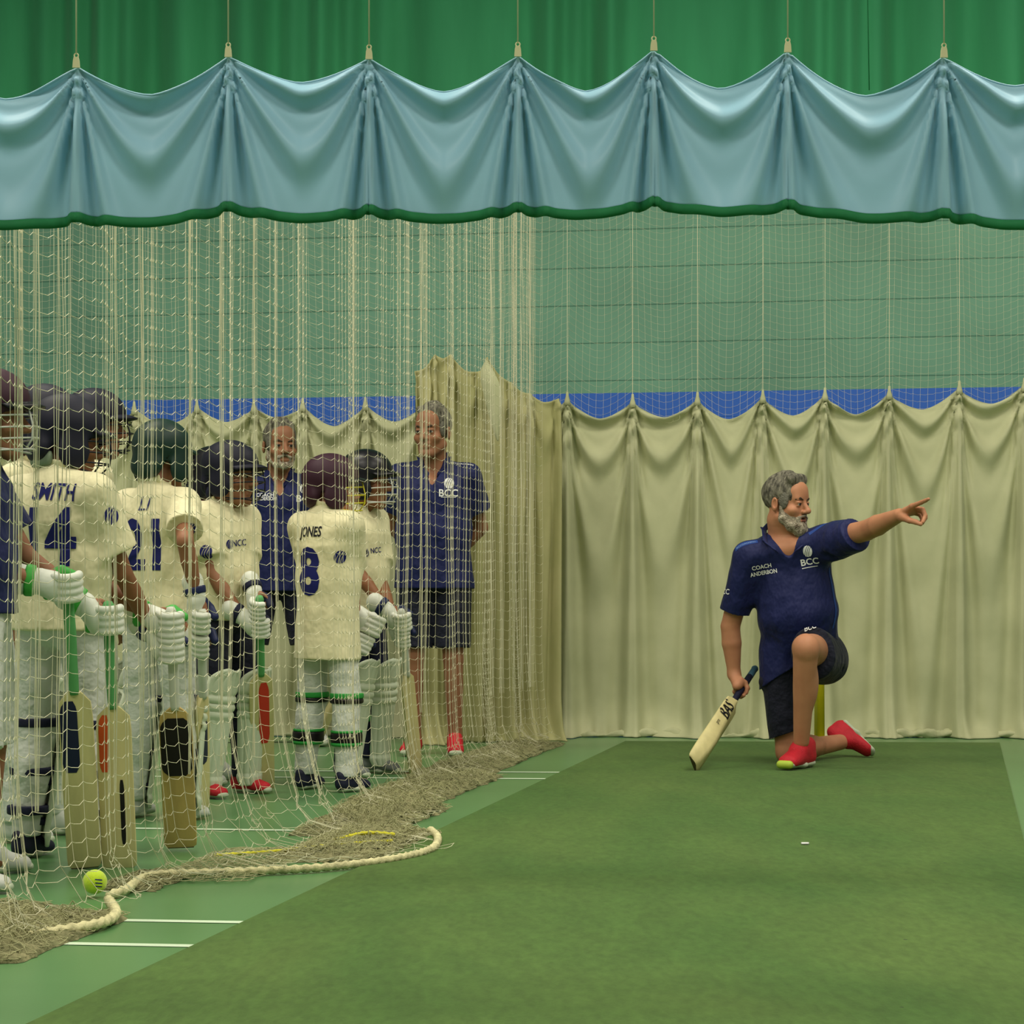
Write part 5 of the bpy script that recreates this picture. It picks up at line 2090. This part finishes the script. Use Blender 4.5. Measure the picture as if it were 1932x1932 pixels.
# --- player between number 21 and the red-shod one
pe = person('player in dark helmet with maroon collar, mostly hidden between number 21 and the red shoes', 392, 9.0, 1.41, 80, 60, 0, hands=None, skin=M_skin2, bottom=M_white,
            helm=(M_helm_k, M_grille_w, None, None), top=M_jersey, collar_m=M_maroon, guards=())

# --- red-shod player
toe, top = W(496, 1492, 8.66), W(490, 1125, 8.28)
gR, gL, ax = bat_hands(top, toe, .13, .05)
wR_, wL_ = gR + nrm(V(-.85, .1, .45)) * .085, gL + nrm(V(-.35, .5, .8)) * .08
pn = person('player in cream shirt, dark shorts and red shoes facing right with a bat', 424, 8.5, 1.40, 55, 70, 0, hands=dict(R=wR_, L=wL_), skin=M_skin2, bottom=M_short,
            legs='trousers', shoes=M_red, helm=(M_helm_n, M_grille_k, None, M_strap_n), guards=(0, 1), gloves=dict(R=gR, L=gL), hem=.50, bulk=.012, sleeve=.7)
t1 = bvh_of(pn['shirt'])
mark(pn, 388, 1041, .0235, V(-.2, -1, 0), tree=t1)
mark(pn, 433, 1027, .0165, pn['fw'] + V(-.1, -.7, 0), tree=t1, part='chest_emblem')
num(pn, 'NCC', 451, 1024, .026, .9, M_ink, .01, nv=pn['fw'] + V(-.1, -.7, 0), tree=t1, part='chest_print', roll=.1)
glove(pn['root'], wR_, gR, ax, .92, acc=M_strap_n)
glove(pn['root'], wL_, gL, ax, .92, acc=M_strap_n)
bat('cricket bat with a long red sticker standing upright before the red-shod player', toe, top, V(.93, .4, 0), blade=.52, wd=.1, mg=M_gripg,
    sticker=[(.42, .93, -.25, .6, M_stk_r, 1), (.42, .93, -.25, .6, M_stk_r, -1)])

# --- number 8
toe, top = W(561, 1480, 8.94), W(712, 1160, 8.98)
gR, gL, ax = bat_hands(top, toe, .045, .135)
wR_, wL_ = gR + nrm(V(-.8, .1, .5)) * .085, gL + nrm(V(-.7, .5, .5)) * .08
p8 = person('player in long cream shirt number 8 seen from behind, maroon helmet with yellow grille', 616, 8.68, 1.36, 147, 110, 0, hands=dict(R=wR_, L=wL_), skin=M_skin,
            bottom=M_white, shoes=M_dshoe, helm=(M_helm_m, M_grille_y, M_helm_k, None), gloves=dict(R=gR, L=gL), hem=.395, bulk=.016, sleeve=.7, kw=.95,
            strapc=((.39, M_strap_g, .012), (.37, M_stk_k, .011), (.22, M_stk_k, .02), (.195, M_strap_g, .008), (.245, M_strap_g, .006)))
t1 = bvh_of(p8['shirt'])
num(p8, 'JONES', 584, 1006, .056, .66, M_black, .02, tree=t1)
num(p8, '8', 582, 1078, .200, .80, M_ink, .04, tree=t1)
mark(p8, 642, 1051, .0235, V(.5, -.85, 0), tree=t1)
glove(p8['root'], wR_, gR, ax, 1.05, acc=M_glove)
glove(p8['root'], wL_, gL, ax, .95, acc=M_glove_n)
bat('slim cricket bat leaning diagonally down from the gloves of number 8', toe, top, V(.25, 1, .1), blade=.54, wd=.098, mg=M_gripw, sticker=[])

# --- player right of number 8
toe, top = W(785, 1458, 9.5), W(757, 1150, 9.12)
gR, gL, ax = bat_hands(top, toe, .05, .13)
wR_, wL_ = gR + nrm(V(-.8, .1, .5)) * .085, gL + nrm(V(-.5, .5, .6)) * .08
pk_ = person('player in cream shirt and dark trousers behind bunched net, right of number 8', 680, 9.38, 1.42, 62, 80, 0, hands=dict(R=wR_, L=wL_), skin=M_skin3,
             bottom=mat('navy_trouser_cloth', (24, 28, 54)), shoes=M_gshoe, helm=(M_helm_k, M_grille_w, None, None), guards=(0, 1), gstrap=M_strap_g,
             gloves=dict(R=gR, L=gL), hem=.50, bulk=.012, sleeve=.7, strapc=((.40, M_strap_g, .015), (.25, M_strap_g, .015)))
t1 = bvh_of(pk_['shirt'])
mark(pk_, 692, 1043, .0165, pk_['fw'] + V(-.1, -.7, 0), tree=t1, part='chest_emblem')
num(pk_, 'NCC', 709, 1038, .024, .9, M_ink, .01, nv=pk_['fw'] + V(-.1, -.7, 0), tree=t1, part='chest_print', roll=.1)
glove(pk_['root'], wR_, gR, ax, .98)
glove(pk_['root'], wL_, gL, ax, .95)
bat('pale cricket bat standing behind the bunched net, furthest right of the bats', toe, top, V(.5, 1, 0), blade=.52, wd=.1, mg=M_gripw)

# --- left edge
toe, top = W(160, 1636, 6.30), W(126, 1085, 6.05)
gR, gL, ax = bat_hands(top, toe, .03, .14)
wR_ = gR + nrm(V(-.9, -.1, .12)) * .085
toe2, top2 = W(226, 1637, 6.335), W(204, 1135, 6.20)
gO, gO2, ax2 = bat_hands(top2, toe2, .05, .14)
wL_ = gO + nrm(V(-.8, -.1, .45)) * .085
gL = gO
pa = person('player in navy shirt and long white shorts cut off by the left edge', -42, 6.0, 1.44, 95, 95, 0, hands=dict(R=wR_, L=wL_), skin=M_skin2, top=M_navy,
            bottom=M_white, legs='shorts', shorts_to=.27, shoes=M_tshoe, helm=(M_helm_m, M_grille_w, M_helm_k, None), gloves=dict(R=gR, L=gL), hem=.53, bulk=.012, sleeve=.7,
            poles=dict(R=V(-.6, -.2, -.6), L=V(-.35, -.1, -1.0)), stance=.25, feet=(.3, -.1))
glove(pa['root'], wR_, gR, ax, 1.0, acc=M_glove_g)
glove(pa['root'], wL_, gO, ax2, 1.0, acc=M_glove_g)
bat('cricket bat with a navy sticker, just above the yellow ball', toe, top, V(1, .2, 0), blade=.52, wd=.1, mg=M_gripg, sticker=[(.55, .95, -.9, .1, M_stk_n, 1), (.55, .95, -.9, .1, M_stk_n, -1)])

toe, top = toe2, top2
pb = person('player in dark helmet with a green neck strap between the left edge and number 14', 68, 7.05, 1.49, 75, 60, -.1, hands=None, skin=M_skin3,
            bottom=M_white, helm=(M_helm_n, M_grille_w, None, M_glove_g), guards=(1,))
pc = person('white-padded player standing behind number 14, only helmet top and pads showing', 163, 7.95, 1.56, 120, 100, 0, hands=None, skin=M_skin2, bottom=M_white,
            helm=(M_helm_n, M_grille_k, None, None), guards=(0, 1))
bat('cricket bat with an orange sticker and black flashes below number 14', toe, top, V(1, .1, 0), blade=.52, wd=.104, mg=M_gripg,
    sticker=[(.60, .95, -.85, -.3, M_stk_o, 1), (.60, .95, -.85, -.3, M_stk_o, -1), (.15, .55, .2, .45, M_stk_k, 1), (.15, .55, .2, .45, M_stk_k, -1)])

# --- ball
M_ball = mat('yellow_felt', (196, 224, 44), rough=.85, var=.06, scale=60, sheen=.4, bump=.3, bscale=400)
bc = W(179, 1664, 5.72)
bc[2] = .044
br = .033
mb = MB()
rings = []
for i in range(1, 24):
    t = math.pi * i / 24
    rings.append([bc + br * V(math.sin(t) * math.cos(a), math.sin(t) * math.sin(a), math.cos(t)) for a in np.linspace(0, 2 * math.pi, 37)[:-1]])
mb.rings(rings)
ball = mb.build('ball', M_ball)
tag(ball, 'bright yellow ball lying against the heaped net, lower left', 'ball')
tb = bvh_of(ball)
for dy in (-.009, 0, .009):
    decal(strip_geo([[(-.010, .010, -.0014), (-.010, .010, .0014)]]), 'ball_print', 0, 0, V(.5, -.86, 0), tb, M_ink, ball, roll=-.15, maxe=.003,
          centre=bc + nrm(V(.5, -.86, 0)) * br + V(0, 0, dy), lift=.0006)
